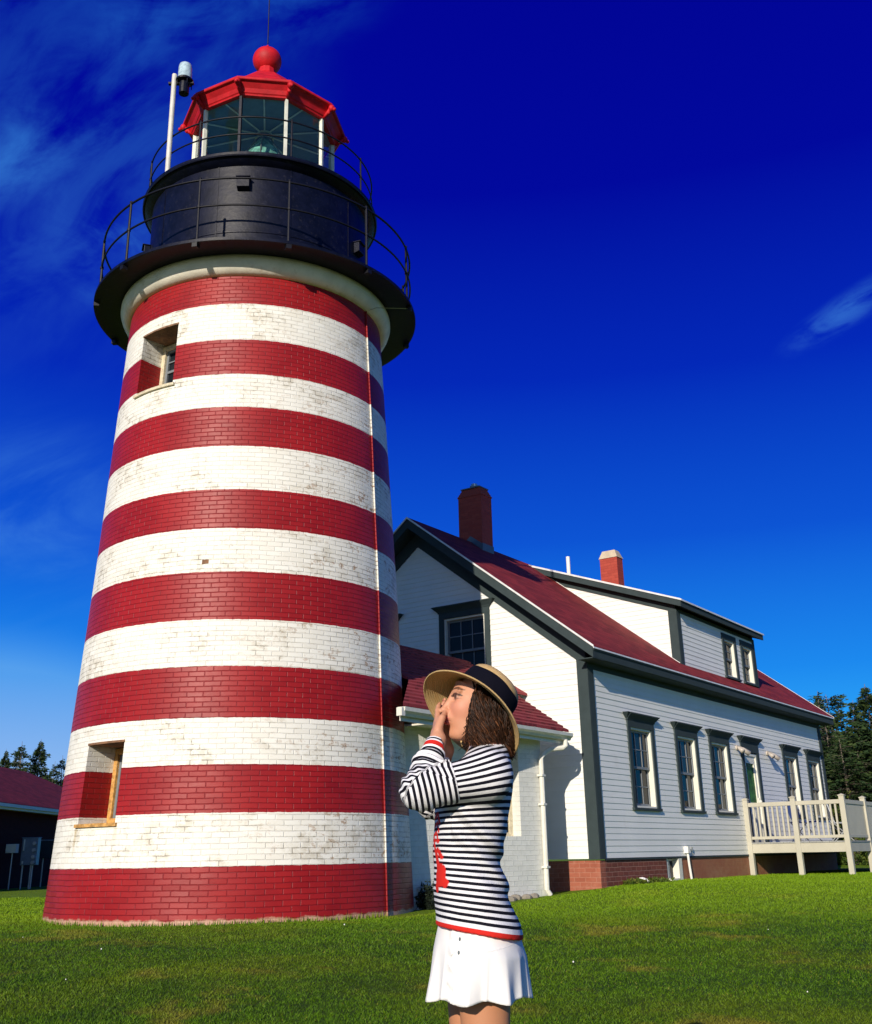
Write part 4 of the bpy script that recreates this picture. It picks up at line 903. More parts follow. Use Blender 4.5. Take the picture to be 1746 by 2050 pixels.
for a_, b_ in zip(PO[:-2], PO[1:-1]):
    mb = MB(H); rail(mb, a_, b_, 0); ra = mb.build('railing', M['deck'], dk, bevel=.005); mb = MB(H); rail(mb, a_, b_, 1); mb.build('bottom_rail', M['deck'], ra, bevel=.005)
    n_ = 8 if a_[0] == b_[0] else 0
    for k in range(n_):
        v_ = a_[1]-pw_-(a_[1]-b_[1]-2*pw_)*(k+1)/(n_+1); m2 = MB(H); m2.box(UD-.016, UD+.016, v_-.019, v_+.019, .285, .90); m2.build('baluster', M['deck'], ra)
    if not n_:
        m2 = MB(H); u_ = a_[0]+pw_
        while u_ < b_[0]-pw_-.01: m2.box(u_, min(u_+.062, b_[0]-pw_), VD-.012, VD+.012, .285, .90); u_ += .066
        m2.box(a_[0]+pw_, b_[0]-pw_, VD-.006, VD+.006, .285, .90); m2.build('panel', M['deck'], ra)
# folding chairs standing on the deck
def chair(c, rz, fab, lab):
    P = H(c[0], c[1], .165); t = root('folding_chair', tuple(P), lab, 'chair', None); ca, sa = math.cos(rz), math.sin(rz)
    Fc = lambda x, y, z: Vector((P.x+x*ca-y*sa, P.y+x*sa+y*ca, P.z+z))
    mb = MB(Fc); mb.box(-.24, .24, -.22, .22, .40, .43); mb.build('seat', fab, t); mb = MB(Fc); mb.hexa([(-.24, .20, .5), (.24, .20, .5), (.24, .23, .5), (-.24, .23, .5), (-.24, .30, .86), (.24, .30, .86), (.24, .33, .86), (-.24, .33, .86)]); mb.build('backrest', fab, t)
    for sx in (-.25, .25):
        for y0, y1, zt in ((-.2, .25, .43), (.25, -.2, .43)): m2 = MB(Fc); m2.tube([(sx, y0, 0), (sx, y1, zt)], .012, 6); m2.build('leg', M['galv'], t)
        m2 = MB(Fc); m2.tube([(sx, .2, .42), (sx, .33, .88)], .012, 6); m2.build('back_post', M['galv'], t)
chair((8.1, -1.0), YAW*-1+2.4, M['bluefab'], 'blue folding chair on the deck behind the balusters in front of the door')
chair((10.2, -1.2), YAW*-1+2.0, M['greyfab'], 'grey folding chair standing further back on the deck')

# ------------------------------------------------------------------ low building at the left
oh = root('outbuilding', (-13.6, 38, -.8), 'low dark red brick outbuilding with a red roof at the left edge', 'outbuilding')
XW, Y0, Y1 = -13.95, 29.0, 49.0
mb = MB(); mb.box(XW-6.1, XW, Y0, Y1, -1.1, 1.66); o = mb.build('wall', M['oilbrick'], oh); uvfaces(o, box_uv)
XE = -13.52; XR = XW-3.05; ZR2 = 3.52
mb = MB(); slab(mb, [(XE, Y0-.4, 1.80), (XE, Y1+.4, 1.80), (XR, Y1-3.4, ZR2), (XR, Y0+3.4, ZR2)], .05); slab(mb, [(XW-6.5, Y1+.4, 1.80), (XW-6.5, Y0-.4, 1.80), (XR, Y0+3.4, ZR2), (XR, Y1-3.4, ZR2)], .05)
mb.prism([(XE, Y1+.4, 1.80), (XW-6.5, Y1+.4, 1.80), (XR, Y1-3.4, ZR2)], (0, 0, -.05)); mb.prism([(XE, Y0-.4, 1.80), (XW-6.5, Y0-.4, 1.80), (XR, Y0+3.4, ZR2)], (0, 0, -.05))
o = mb.build('roof', M['roof'], oh); uvfaces(o, lambda v, n, c: (v.y, v.z*2.0))
mb = MB(); mb.box(XE-.03, XE, Y0-.38, Y1+.38, 1.60, 1.74); mb.box(XW, XE-.03, Y0-.3, Y1+.3, 1.62, 1.66); mb.box(XE, XE+.09, Y0-.38, Y1+.38, 1.67, 1.765); mb.build('fascia', M['frame'], oh)
gz = lambda x, y: float(ground_z(x, y))
t = root('meter_post', (-13.45, 35.5, gz(-13.45, 35.5)), 'small white box on a thin post in front of the dark red outbuilding', 'meter box')
mb = MB(); mb.tube([(-13.45, 35.5, gz(-13.45, 35.5)-.1), (-13.45, 35.5, .42)], .022, 8); mb.build('post', M['galv'], t); mb = MB(); mb.box(-13.62, -13.30, 35.36, 35.6, .34, .60); mb.build('box', M['frame'], t, bevel=.01)
t = root('electric_cabinet', (-13.07, 36, gz(-13, 36)), 'blue grey electric cabinet with round meters on two posts by the outbuilding', 'electric cabinet')
mb = MB(); mb.box(-13.34, -12.84, 35.93, 36.2, -.02, .78); mb.box(-13.36, -12.82, 35.91, 36.21, .78, .80); bo = mb.build('box', M['meter'], t, bevel=.01)
for z in (.62, .42, .22, .05): m2 = MB(lambda a, b, c: Vector((-12.93+a, 35.93-b, z+c))); m2.tube([(0, 0, 0), (0, .07, 0)], .055, 12); m2.build('meter', M['galv'], bo)
m2 = MB(); m2.box(-13.27, -13.24, 35.88, 35.93, .40, .74); m2.box(-13.27, -13.24, 35.88, 35.93, .02, .10); m2.build('handle', M['frame'], bo)
for x in (-13.28, -13.02, -12.97): m2 = MB(); m2.tube([(x, 36.02, gz(x, 36)-.1), (x, 36.02, 0)], .028, 8); m2.build('post', M['galv'], t)
t = root('junction_box', (-13.25, 38, .3), 'grey green junction box on a post close to the lighthouse edge', 'junction box')
mb = MB(); mb.box(-13.45, -12.9, 37.9, 38.15, .18, .72); mb.build('box', M['trim'], t, bevel=.01); mb = MB(); mb.box(-13.47, -12.88, 37.87, 38.17, .72, .76); mb.build('lid', M['meter'], t)
for x in (-13.35, -13.0): mb = MB(); mb.tube([(x, 38, gz(x, 38)-.1), (x, 38, .2)], .025, 8); mb.build('post', M['galv'], t)

# ------------------------------------------------------------------ TREES
def spruce_mesh(seed, h, spread, dead=.15, top_tuft=False, dens=1.0, bare=.12):
    """returns crown triangles, dead twig triangles and trunk for a ragged coastal spruce standing at the origin"""
    g_ = np.random.default_rng(seed); T_ = []; tone = []; Dd = []; tr = MB()
    bend = g_.normal(size=2)*.012*h
    ax = lambda z: np.array([bend[0]*(z/h)**2, bend[1]*(z/h)**2, z])
    tr.tube([tuple(ax(h*k/8)) for k in range(9)], [max(.012, .018*h*(1-k/8.3)) for k in range(9)], 7)
    z = h*bare; nb = 0
    while z < h*.985:
        f = (z-h*bare)/(h*(1-bare)); L = min(.20*h, spread*h*2.1*(1-f))*(.6+.55*g_.random())*(1 if f > .12 else .8)
        if top_tuft: L = spread*h*((.25+1.1*math.exp(-((f-.88)/.10)**2)) if f > .55 else .55*(1-f))*(.6+.5*g_.random())
        L = max(L, .010*h); nw = int((5 if f < .8 else 4)*dens+g_.random()*2); a0 = g_.random()*6.28
        for k in range(nw):
            a = a0+6.28*k/nw+g_.normal()*.25; droop = -.10-.22*(1-f)+g_.normal()*.08 if f < .85 else .02
            l = L*(.6+.5*g_.random()); dirv = np.array([math.cos(a), math.sin(a), droop]); side = np.array([-math.sin(a), math.cos(a), 0]); base = ax(z+g_.normal()*.01*h)
            isdead = g_.random() < (dead*(1.6-1.4*f)); pts = [base+dirv*l*s+np.array([0, 0, .12*l*s*s]) for s in np.linspace(0, 1, 5)]
            tr.tube([tuple(p) for p in pts], [.006*h*.35*(1-.8*s) for s in np.linspace(0, 1, 5)], 3, caps=False)
            nt = max(10, int(l/h*520*dens))
            if isdead: nt //= 2
            for q in range(nt):
                s = .12+.88*g_.random(); p = base+dirv*l*s+np.array([0, 0, .12*l*s*s]); w = (l*.36*(1-s*.75)+.012*h)*g_.normal()*.6
                c = p+side*w+np.array([0, 0, -abs(g_.normal())*.014*h-abs(w)*.15]); sz = h*(.014+.014*g_.random())*(1-.45*f)*(.6 if isdead else 1)
                d1 = dirv*.9+side*np.sign(w)*.7+g_.normal(size=3)*.3; d1 /= np.linalg.norm(d1); d2 = np.cross(d1, g_.normal(size=3)); d2 /= np.linalg.norm(d2)
                wd = .42 if not isdead else .12
                (Dd if isdead else T_).append([c-d2*sz*wd, c+d2*sz*wd, c+d1*sz*1.5])
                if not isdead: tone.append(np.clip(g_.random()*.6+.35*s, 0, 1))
        z += h*(.020+.016*g_.random())*(1.0 if f < .85 else .6)
    return np.array(T_), np.array(tone), np.array(Dd) if Dd else np.zeros((0, 3, 3)), tr
protos = {}
def spruce(kind, x, y, h, rz, lab, grp, width=1.0):
    base = (x, y, gz(x, y)-.15)
    if kind not in protos:
        seed, sp, dead, tuft, dens, bare = {'cone': (3, .20, .12, False, 1.0, .10), 'ragged': (5, .22, .38, False, .85, .16), 'full': (8, .25, .08, False, 1.25, .06), 'tuft': (11, .13, .35, True, .9, .35), 'thin': (14, .13, .2, False, .8, .12), 'bare': (17, .22, .95, False, .6, .2)}[kind]
        T_, tone, Dd, tr = spruce_mesh(seed, 10.0, sp, dead, tuft, dens, bare)
        r = root('spruce_tree', (0, 0, 0)); tr.build('trunk', M['bark'], r, smooth=True)
        if len(T_): tris('crown', T_, tone, M['needle'], r)
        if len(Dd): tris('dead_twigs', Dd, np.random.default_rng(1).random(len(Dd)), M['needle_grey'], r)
        protos[kind] = r; o = r
    else: o = copy_tree(protos[kind])
    o.location = base; o.rotation_euler = (0, 0, rz); s = h/10; width *= 1.35; o.scale = (s*width, s*width, s)
    tag(o, lab, 'spruce tree', grp); return o
def at(azd, dist): return dist*math.sin(R(azd)), dist*math.cos(R(azd))
GR, GL = 'spruces in the wood behind the deck', 'spruces behind the outbuilding'
TR = [  # azimuth, top elevation, distance, kind, width, label
 (18.96, 7.36, 50, 'thin', .8, 'slender pointed spruce rising just beyond the far roof corner'),
 (19.57, 7.17, 52, 'tuft', .9, 'bare-trunked spruce with a small tufted top beside the slender one'),
 (19.22, 6.55, 48, 'ragged', .9, 'short ragged spruce between the slender one and the tufted one'),
 (19.96, 6.60, 55, 'thin', .9, 'thin spruce just right of the tufted spruce'),
 (20.32, 6.84, 47, 'cone', .8, 'pointed green spruce midway between the tufted and the bushy spruces'),
 (20.79, 6.66, 56, 'thin', .8, 'narrow spruce just left of the big bushy-topped spruce'),
 (21.35, 7.60, 46, 'full', .85, 'big bushy-topped dark spruce at the right edge of the photo'),
]
for i, (a, e, dd, k, w, lab) in enumerate(TR):
    x, y = at(a, dd); spruce(k, x, y, dd*math.tan(R(e))-gz(x, y)+.1, 1.7*i, lab, GR, w)
g_ = random.Random(4)
SH = lambda row, kind: '%s in the %s row of the wood behind the deck' % ({'ragged': 'ragged half-dead spruce', 'cone': 'pointed dark green spruce', 'full': 'wide full-branched dark spruce', 'bare': 'mostly dead grey spruce'}[kind], ('nearest', 'second', 'third', 'farthest')[row])
n_ = 0
for row, (dd, e0) in enumerate(((44, 5.2), (49, 5.9), (55, 6.0), (62, 5.6))):
    a = 15.3+row*.35
    while a < 29:
        x, y = at(a, dd+g_.random()*3); e = e0+g_.uniform(-.7, .5)
        kd = ['ragged', 'cone', 'full', 'ragged', 'bare'][(n_*7+row) % 5]; spruce(kd, x, y, dd*math.tan(R(e))+.5, g_.random()*6, SH(row, kd), GR, 1.0+.4*g_.random()); n_ += 1
        a += .80+g_.random()*.35
for i, (a, e, dd, k, w, lab) in enumerate([
    (-21.53, 5.26, 60, 'full', .65, 'leftmost dark spruce, standing behind the outbuilding roof'), (-20.95, 5.35, 64, 'cone', .8, 'dark spruce behind the greyish one, its tip just left of it'),
    (-20.78, 5.62, 60, 'ragged', 1.1, 'greyish twiggy spruce behind the outbuilding roof'), (-20.0, 5.73, 61, 'full', .8, 'tallest full green spruce behind the outbuilding'),
    (-19.35, 4.71, 60, 'ragged', .9, 'short spruce in the gap between the tallest spruce and the lighthouse'), (-18.87, 4.99, 62, 'ragged', .9, 'spruce half hidden by the left edge of the lighthouse')]):
    x, y = at(a, dd); spruce(k, x, y, dd*math.tan(R(e))-gz(x, y)+.1, 2.1*i+1, lab, GL, w*.72)
a = -26.0; i = 0
while a < -17.5:
    x, y = at(a, 66+4*g_.random()); spruce(['ragged', 'cone', 'full'][i % 3], x, y, 66*math.tan(R(3.9+.5*g_.random()))+.8, g_.random()*6, 'low dark spruce filling in behind the others at the left', GL, 1.1); a += .75+g_.random()*.3; i += 1
for i in range(16):
    a = 16.6+i*.5+g_.random()*.3; dd = 39+g_.random()*4; x, y = at(a, dd)
    shrub('bush', (x, y, gz(x, y)), 1.0, .8, 1.1+.9*g_.random(), 2200, M['shrubleaf'], 'olive green bush in the thicket at the foot of the wood', 'bush', 'bushes at the foot of the wood', size=.05)

# ------------------------------------------------------------------ WOMAN
YP = 3.40; GP = float(ground_z(.1, YP))
class Field:
    """signed distance on a rectilinear grid, primitives blended with a smooth minimum"""
    def __init__(s, xs, ys, zs): s.a = [np.asarray(v, np.float32) for v in (xs, ys, zs)]; s.F = np.full([len(v) for v in s.a], .2, np.float32)
    def put(s, fn, lo, hi, k=.01, op='add', m=.05):
        sl = []
        for ax, l, h in zip(s.a, lo, hi): i0 = max(0, np.searchsorted(ax, l-m)-1); i1 = min(len(ax), np.searchsorted(ax, h+m)+1); sl.append(slice(i0, i1))
        if any(q.stop <= q.start for q in sl): return
        P = np.meshgrid(*[ax[q] for ax, q in zip(s.a, sl)], indexing='ij', sparse=True); d = fn(*P).astype(np.float32); F = s.F[tuple(sl)]
        if op == 'sub': a, b = F, -d; h = np.clip(.5+.5*(a-b)/k, 0, 1); s.F[tuple(sl)] = a*h+b*(1-h)+k*h*(1-h); return
        h = np.clip(.5+.5*(F-d)/k, 0, 1); s.F[tuple(sl)] = F*(1-h)+d*h-k*h*(1-h)
    def cap(s, p, q, r0, r1, k=.01, op='add'):
        p, q = np.array(p, float), np.array(q, float); d = q-p; L2 = (d@d) or 1e-9; m = max(r0, r1)
        def fn(X, Y, Z):
            t = np.clip(((X-p[0])*d[0]+(Y-p[1])*d[1]+(Z-p[2])*d[2])/L2, 0, 1)
            return np.sqrt((X-p[0]-t*d[0])**2+(Y-p[1]-t*d[1])**2+(Z-p[2]-t*d[2])**2)-(r0+(r1-r0)*t)
        s.put(fn, np.minimum(p, q)-m, np.maximum(p, q)+m, k, op)
    def ell(s, c, r, k=.01, op='add', M3=None):
        c = np.array(c, float); r = np.array(r, float); A = np.eye(3) if M3 is None else M3    # rows: axes
        def fn(X, Y, Z):
            x, y, z = X-c[0], Y-c[1], Z-c[2]; q = [A[i, 0]*x+A[i, 1]*y+A[i, 2]*z for i in range(3)]
            k0 = np.sqrt(sum((q[i]/r[i])**2 for i in range(3))); k1 = np.sqrt(sum((q[i]/r[i]**2)**2 for i in range(3)))+1e-6; return k0*(k0-1)/k1
        m = r.max(); s.put(fn, c-m, c+m, k, op)
    def mesh(s):
        F = s.F; xs, ys, zs = s.a; ng = F < 0; nx, ny, nz = F.shape
        act = np.zeros((nx-1, ny-1, nz-1), np.int8)
        for i in (0, 1):
            for j in (0, 1):
                for k in (0, 1): act += ng[i:nx-1+i, j:ny-1+j, k:nz-1+k]
        act = (act > 0) & (act < 8); I = np.argwhere(act); idm = -np.ones(act.shape, np.int64); idm[act] = np.arange(len(I))
        acc = np.zeros((len(I), 3)); cnt = np.zeros(len(I)); C = [xs, ys, zs]
        for ax in range(3):
            o1, o2 = [q for q in range(3) if q != ax]
            for b1 in (0, 1):
                for b2 in (0, 1):
                    A = I.copy(); A[:, o1] += b1; A[:, o2] += b2; B = A.copy(); B[:, ax] += 1
                    fa, fb = F[tuple(A.T)], F[tuple(B.T)]; m = (fa < 0) != (fb < 0); t = np.where(m, fa/np.where(m, fa-fb, 1), 0)
                    pa = np.stack([C[q][A[:, q]] for q in range(3)], 1); pb = np.stack([C[q][B[:, q]] for q in range(3)], 1)
                    acc += np.where(m[:, None], pa+(pb-pa)*t[:, None], 0); cnt += m
        V = acc/cnt[:, None]; Q = []
        for ax in range(3):
            o1, o2 = [(1, 2), (2, 0), (0, 1)][ax]; sl = [slice(None)]*3; sl2 = [slice(None)]*3; sl[ax] = slice(0, -1); sl2[ax] = slice(1, None)
            ch = ng[tuple(sl)] != ng[tuple(sl2)]; E_ = np.argwhere(ch); ok = (E_[:, o1] > 0) & (E_[:, o2] > 0) & (E_[:, o1] < F.shape[o1]-1) & (E_[:, o2] < F.shape[o2]-1); E_ = E_[ok]
            qs = []
            for d1, d2 in ((-1, -1), (0, -1), (0, 0), (-1, 0)): e = E_.copy(); e[:, o1] += d1; e[:, o2] += d2; qs.append(idm[tuple(e.T)])
            q = np.stack(qs, 1); inside = ng[tuple(E_.T)]; q[~inside] = q[~inside][:, ::-1]; Q.append(q)
        return V, np.concatenate(Q)
def paint_attr(o, name, cols):
    a = o.data.color_attributes.new(name, 'FLOAT_COLOR', 'POINT'); c = np.ones((len(cols), 4), np.float32); c[:, :3] = cols; a.data.foreach_set('color', c.ravel())

pr_ = root('person', (0.10, YP, GP), 'woman in a striped sweater, white skirt and straw hat, both hands raised to her face', 'person')
# head frame: f forward (towards the left of the picture, a little to the camera), s her left (camera side), u up
psi, pit = R(9), R(9)
hf = np.array([-math.cos(psi)*math.cos(pit), -math.sin(psi)*math.cos(pit), math.sin(pit)]); hsd = np.array([math.sin(psi), -math.cos(psi), 0]); hu = np.cross(hsd, hf)*-1
if hu[2] < 0: hu = -hu
HO = np.array([.118, YP, .447]); HM = np.stack([hf, hsd, hu])
def hp(a, b, c): return HO+hf*a+hsd*b+hu*c
SH_N = np.array([.135, YP-.165, .225]); EL_N = np.array([-.070, YP-.185, .178]); WR_N = np.array([-.014, YP-.075, .328])
SH_F = np.array([.125, YP+.165, .225]); EL_F = np.array([-.035, YP+.15, .165]); WR_F = np.array([.010, YP+.078, .312])
xs = np.arange(-.17, .30, .0030); ys = np.arange(YP-.27, YP+.27, .0034)
zs = np.concatenate([np.arange(GP-.012, .10, .0075), np.arange(.10, .30, .005), np.arange(.30, .575, .0026)])
F = Field(xs, ys, zs)
# head
F.ell(hp(-.012, 0, .032), (.096, .074, .088), M3=HM); F.ell(hp(.032, 0, -.03), (.062, .057, .082), .02, M3=HM); F.ell(hp(.036, 0, -.082), (.044, .040, .034), .02, M3=HM)
F.ell(hp(.066, 0, -.108), (.018, .019, .016), .014, M3=HM)
for s_ in (-1, 1):
    F.cap(hp(-.012, s_*.052, -.062), hp(.052, s_*.018, -.108), .015, .014, .02); F.ell(hp(.054, s_*.033, -.028), (.026, .019, .024), .02, M3=HM)
    F.ell(hp(.092, s_*.031, -.003), (.017, .020, .013), .010, 'sub', M3=HM); F.ell(hp(.0725, s_*.031, -.002), (.0130, .0145, .0115), .004, M3=HM)
    F.cap(hp(.083, s_*.012, .016), hp(.074, s_*.046, .018), .007, .006, .012)
    F.cap(hp(.0815, s_*.020, .006), hp(.078, s_*.044, .004), .0038, .003, .004)
    F.ell(hp(-.010, s_*.069, -.012), (.014, .006, .026), .006, M3=HM)
    F.ell(hp(.098, s_*.0115, -.047), (.009, .0065, .007), .006, M3=HM)
F.cap(hp(.088, 0, .004), hp(.108, 0, -.038), .0075, .0085, .012); F.ell(hp(.109, 0, -.043), (.0105, .009, .008), .008, M3=HM)
F.ell(hp(.086, 0, -.062), (.014, .022, .013), .014, M3=HM)
F.ell(hp(.0965, 0, -.0665), (.0085, .020, .0055), .005, M3=HM); F.ell(hp(.0935, 0, -.0785), (.0095, .018, .0065), .005, M3=HM)
F.cap(hp(.106, -.020, -.0722), hp(.106, .020, -.0722), .0018, .0018, .003, 'sub')
# neck, trunk
NK = np.array([.142, YP, .285]); F.cap(hp(-.025, 0, -.06), NK, .048, .054, .03)
F.cap((.135, YP-.12, .245), (.135, YP+.12, .245), .055, .055, .03); F.ell((.115, YP, .17), (.085, .145, .14), .03); F.ell((.085, YP, .02), (.075, .115, .12), .04); F.ell((.090, YP, -.17), (.078, .125, .10), .03)
# thighs to feet
for s_, dx in ((-1, .105), (1, .072)):
    yk = YP+s_*.088
    F.cap((dx-.002, YP+s_*.080, -.26), (dx, yk-s_*.012, -.62), .079, .056, .03); F.cap((dx, yk-s_*.012, -.62), (dx+.03, yk-s_*.02, -1.045), .055, .036, .03); F.ell((dx+.03, yk-s_*.014, -.76), (.052, .048, .11), .03)
    F.cap((dx+.045, yk-s_*.02, GP+.035), (dx-.10, yk-s_*.01, GP+.022), .034, .026, .03)
for S_, E_, W_ in ((SH_N, EL_N, WR_N), (SH_F, EL_F, WR_F)): F.cap(S_, E_, .042, .034, .02); F.cap(E_, W_, .034, .024, .02)
def hand(W, up, palm, side, curl, flip):
    """W wrist; up: towards the fingertips; palm: direction the palm faces; side: towards the thumb"""
    up, palm, side = [np.array(v)/np.linalg.norm(v) for v in (up, palm, side)]
    A = np.stack([up, palm, side]); L = .093
    F.cap(W, W+up*.03, .023, .020, .012); F.ell(W+up*.048, (.048, .0135, .036), .012, M3=A)
    for i, (sd, ln, bend) in enumerate(((.027, .068, .10), (.009, .076, .16), (-.009, .071, .22), (-.026, .056, .32))):
        b = W+up*(.082-.004*abs(i-1))+side*sd; d1 = up+palm*curl*bend*1.2+side*sd*2.2; d1 /= np.linalg.norm(d1); m1 = b+d1*ln*.46
        d2 = up+palm*curl*(bend*3.2)+side*sd*1.5; d2 /= np.linalg.norm(d2); m2 = m1+d2*ln*.30; d3 = up+palm*curl*(bend*5.2); d3 /= np.linalg.norm(d3); tip = m2+d3*ln*.24
        r_ = .0082-.0006*(i == 3); F.cap(b-up*.018, m1, r_+.0012, r_, .006); F.cap(m1, m2, r_+.0004, r_-.0008, .003); F.cap(m2, tip, r_-.0008, r_-.0022, .003); TIPS.append((tip, d3, palm))
    t0 = W+up*.022+side*.022; t1 = t0+up*.034+side*.018+palm*.012; t2 = t1+up*.030+palm*.010-side*.002; F.cap(t0, t1, .0125, .0105, .010); F.cap(t1, t2, .0100, .0075, .004); TIPS.append((t2, up, palm))
TIPS = []
# hands meet over mouth and nose, palms to the face
hand(WR_N, (-.04, .74, .66), (.97, .10, -.05), (.12, -.66, .74), .5, 1)
hand(WR_F, (-.12, -.34, .93), (.97, -.15, .1), (.15, .93, .3), .55, -1)
HC = np.array([.128, YP+.004, .453]); tl = R(13); ha = np.array([math.cos(tl)*.655, math.sin(tl), math.cos(tl)*.755]); ha /= np.linalg.norm(ha)
def hatclip(X, Y, Z, top=.064, r=.087):
    h = (X-HC[0])*ha[0]+(Y-HC[1])*ha[1]+(Z-HC[2])*ha[2]; rr = np.sqrt(np.maximum((X-HC[0])**2+(Y-HC[1])**2+(Z-HC[2])**2-h*h, 0))
    return np.where(Z > .30, np.maximum(h-top, np.where(h > -.012, rr-r, -1)), -1)
X_, Y_, Z_ = np.meshgrid(*F.a, indexing='ij', sparse=True); F.F = np.maximum(F.F, hatclip(X_, Y_, Z_)).astype(np.float32)
V, Q = F.mesh()
sk, g, b = newmat('skin')
vc = g.node('ShaderNodeVertexColor'); vc.layer_name = 'col'
tco = g.node('ShaderNodeTexCoord').outputs['Object']
g.put(b.inputs['Base Color'], g.mix(g.m('MULTIPLY', g.noise(tco, 30, 4, .6), .22), vc.outputs[0], (.50, .20, .13)))
b.inputs['Roughness'].default_value = .55; b.inputs['Subsurface Weight'].default_value = .06; b.inputs['Subsurface Radius'].default_value = (.6, .22, .12); b.inputs['Subsurface Scale'].default_value = .012; b.inputs['Specular IOR Level'].default_value = .4
bn = g.node('ShaderNodeBump'); bn.inputs['Strength'].default_value = .25; bn.inputs['Distance'].default_value = .0015; g.put(bn.inputs['Height'], g.noise(tco, 260, 4, .6)); g.L.new(bn.outputs[0], b.inputs['Normal'])
bd = link_mesh('body', V, Q, sk, pr_, smooth=True)
q = (V-HO)@HM.T; cols = np.tile(np.array([.58, .275, .165]), (len(V), 1))
lw = np.clip((-.15-V[:, 2])/.1, 0, 1)[:, None]; cols = cols*(1-lw)+np.array([.50, .225, .115])*lw
def blob(c, r, col, k=1.0, soft=.35):
    d = np.sqrt((((q-np.array(c))/np.array(r))**2).sum(1)); w = (np.clip((1+soft-d)/soft, 0, 1)*k)[:, None]; cols[:] = cols*(1-w)+np.array(col)*w
for s_ in (-1, 1):
    blob((.062, s_*.040, -.035), (.03, .022, .022), (.66, .26, .17), .6, .8)
    blob((.082, s_*.031, -.0015), (.02, .0130, .0042), (.42, .35, .31), .9, .2); blob((.084, s_*.0345, -.0004), (.02, .0078, .0072), (.035, .018, .012), 1, .15)
    for k in range(9):
        t = -1+2*k/8; blob((.083, s_*(.031+t*.0175), .0085-.0052*t*t), (.02, .0036, .0030), (.02, .010, .009), 1, .3); blob((.083, s_*(.031+t*.0165), -.0088+.004*t*t), (.02, .003, .0012), (.14, .06, .045), .7, .5)
        blob((.085, s_*(.028+t*.021), .0235+.0035*(1-t*t)-.002*(t > .5)), (.03, .0036, .0036-.0012*(t > .3)), (.09, .045, .028), .95, .5)
    blob((.106, s_*.007, -.0515), (.006, .004, .0025), (.12, .035, .02), .9, .4)
blob((.10, 0, -.0665), (.018, .021, .0062), (.46, .10, .09), .95, .3); blob((.10, 0, -.0785), (.018, .019, .0072), (.48, .11, .095), .95, .3); blob((.10, 0, -.0722), (.02, .021, .0009), (.16, .03, .03), .7, .6)
for tip, dn, pm in TIPS:
    d = np.linalg.norm(V-(tip-pm*.005), axis=1); w = (np.clip((.0075-d)/.003, 0, 1))[:, None]; cols = cols*(1-w)+np.array([.30, .05, .05])*w
paint_attr(bd, 'col', cols)

# sweater --------------------------------------------------------------
zt = np.array([-.235, -.19, -.10, .0, .09, .17, .215, .26, .295, .322])
xf = np.array([-.032, -.030, -.033, -.034, -.030, -.024, .000, .040, .075, .085]); xb = np.array([.226, .222, .186, .168, .192, .206, .210, .207, .200, .192])
hw_ = np.array([.178, .176, .160, .138, .150, .162, .172, .165, .115, .070])
def kx(z): return np.interp(z, [-.23, -.05, .06, .14, .20, .26, .3], [.19, .10, .02, -.06, -.17, -.30, -.36])
xs = np.arange(-.16, .26, .0036); ys = np.arange(YP-.27, YP+.27, .004); zs = np.arange(-.27, .37, .0036)
SW_ = Field(xs, ys, zs)
def torso(X, Y, Z):
    Zp = Z+kx(np.clip(Z, -.25, .1))*(X-.10)*(Z < .12)
    a = (np.interp(Zp, zt, xb)-np.interp(Zp, zt, xf))/2; c = (np.interp(Zp, zt, xb)+np.interp(Zp, zt, xf))/2; w = np.interp(Zp, zt, hw_)
    p = 2.3; r = ((np.abs(X-c)/a)**p+(np.abs(Y-YP)/w)**p)**(1/p); d = (r-1)*np.minimum(a, w)*.95
    # soft folds running from under the arm down to the small of the back
    f = np.sin((Z+.95*(X-.08))*2*math.pi/.075)*  .0060*np.exp(-((Z-.04+1.1*(X-.10))/.09)**2)*(X > .02); f = f+np.sin((Z*.8-.5*X)*2*math.pi/.10+Y*9)*.0014
    return np.maximum(np.maximum(d-f, -(Zp+.204)), Zp-.318)
SW_.put(torso, (-.1, YP-.2, -.26), (.25, YP+.2, .34), .001)
SW_.cap((.125, YP-.135, .225), (.125, YP+.135, .225), .072, .072, .03)
for s_, S_, E_ in ((-1, SH_N, EL_N), (1, SH_F, EL_F)):
    m_ = S_*.45+E_*.55; SW_.cap(S_+np.array([0, 0, -.012]), m_, .066, .054, .025)
V, Q = SW_.mesh()
SEAMX = .022
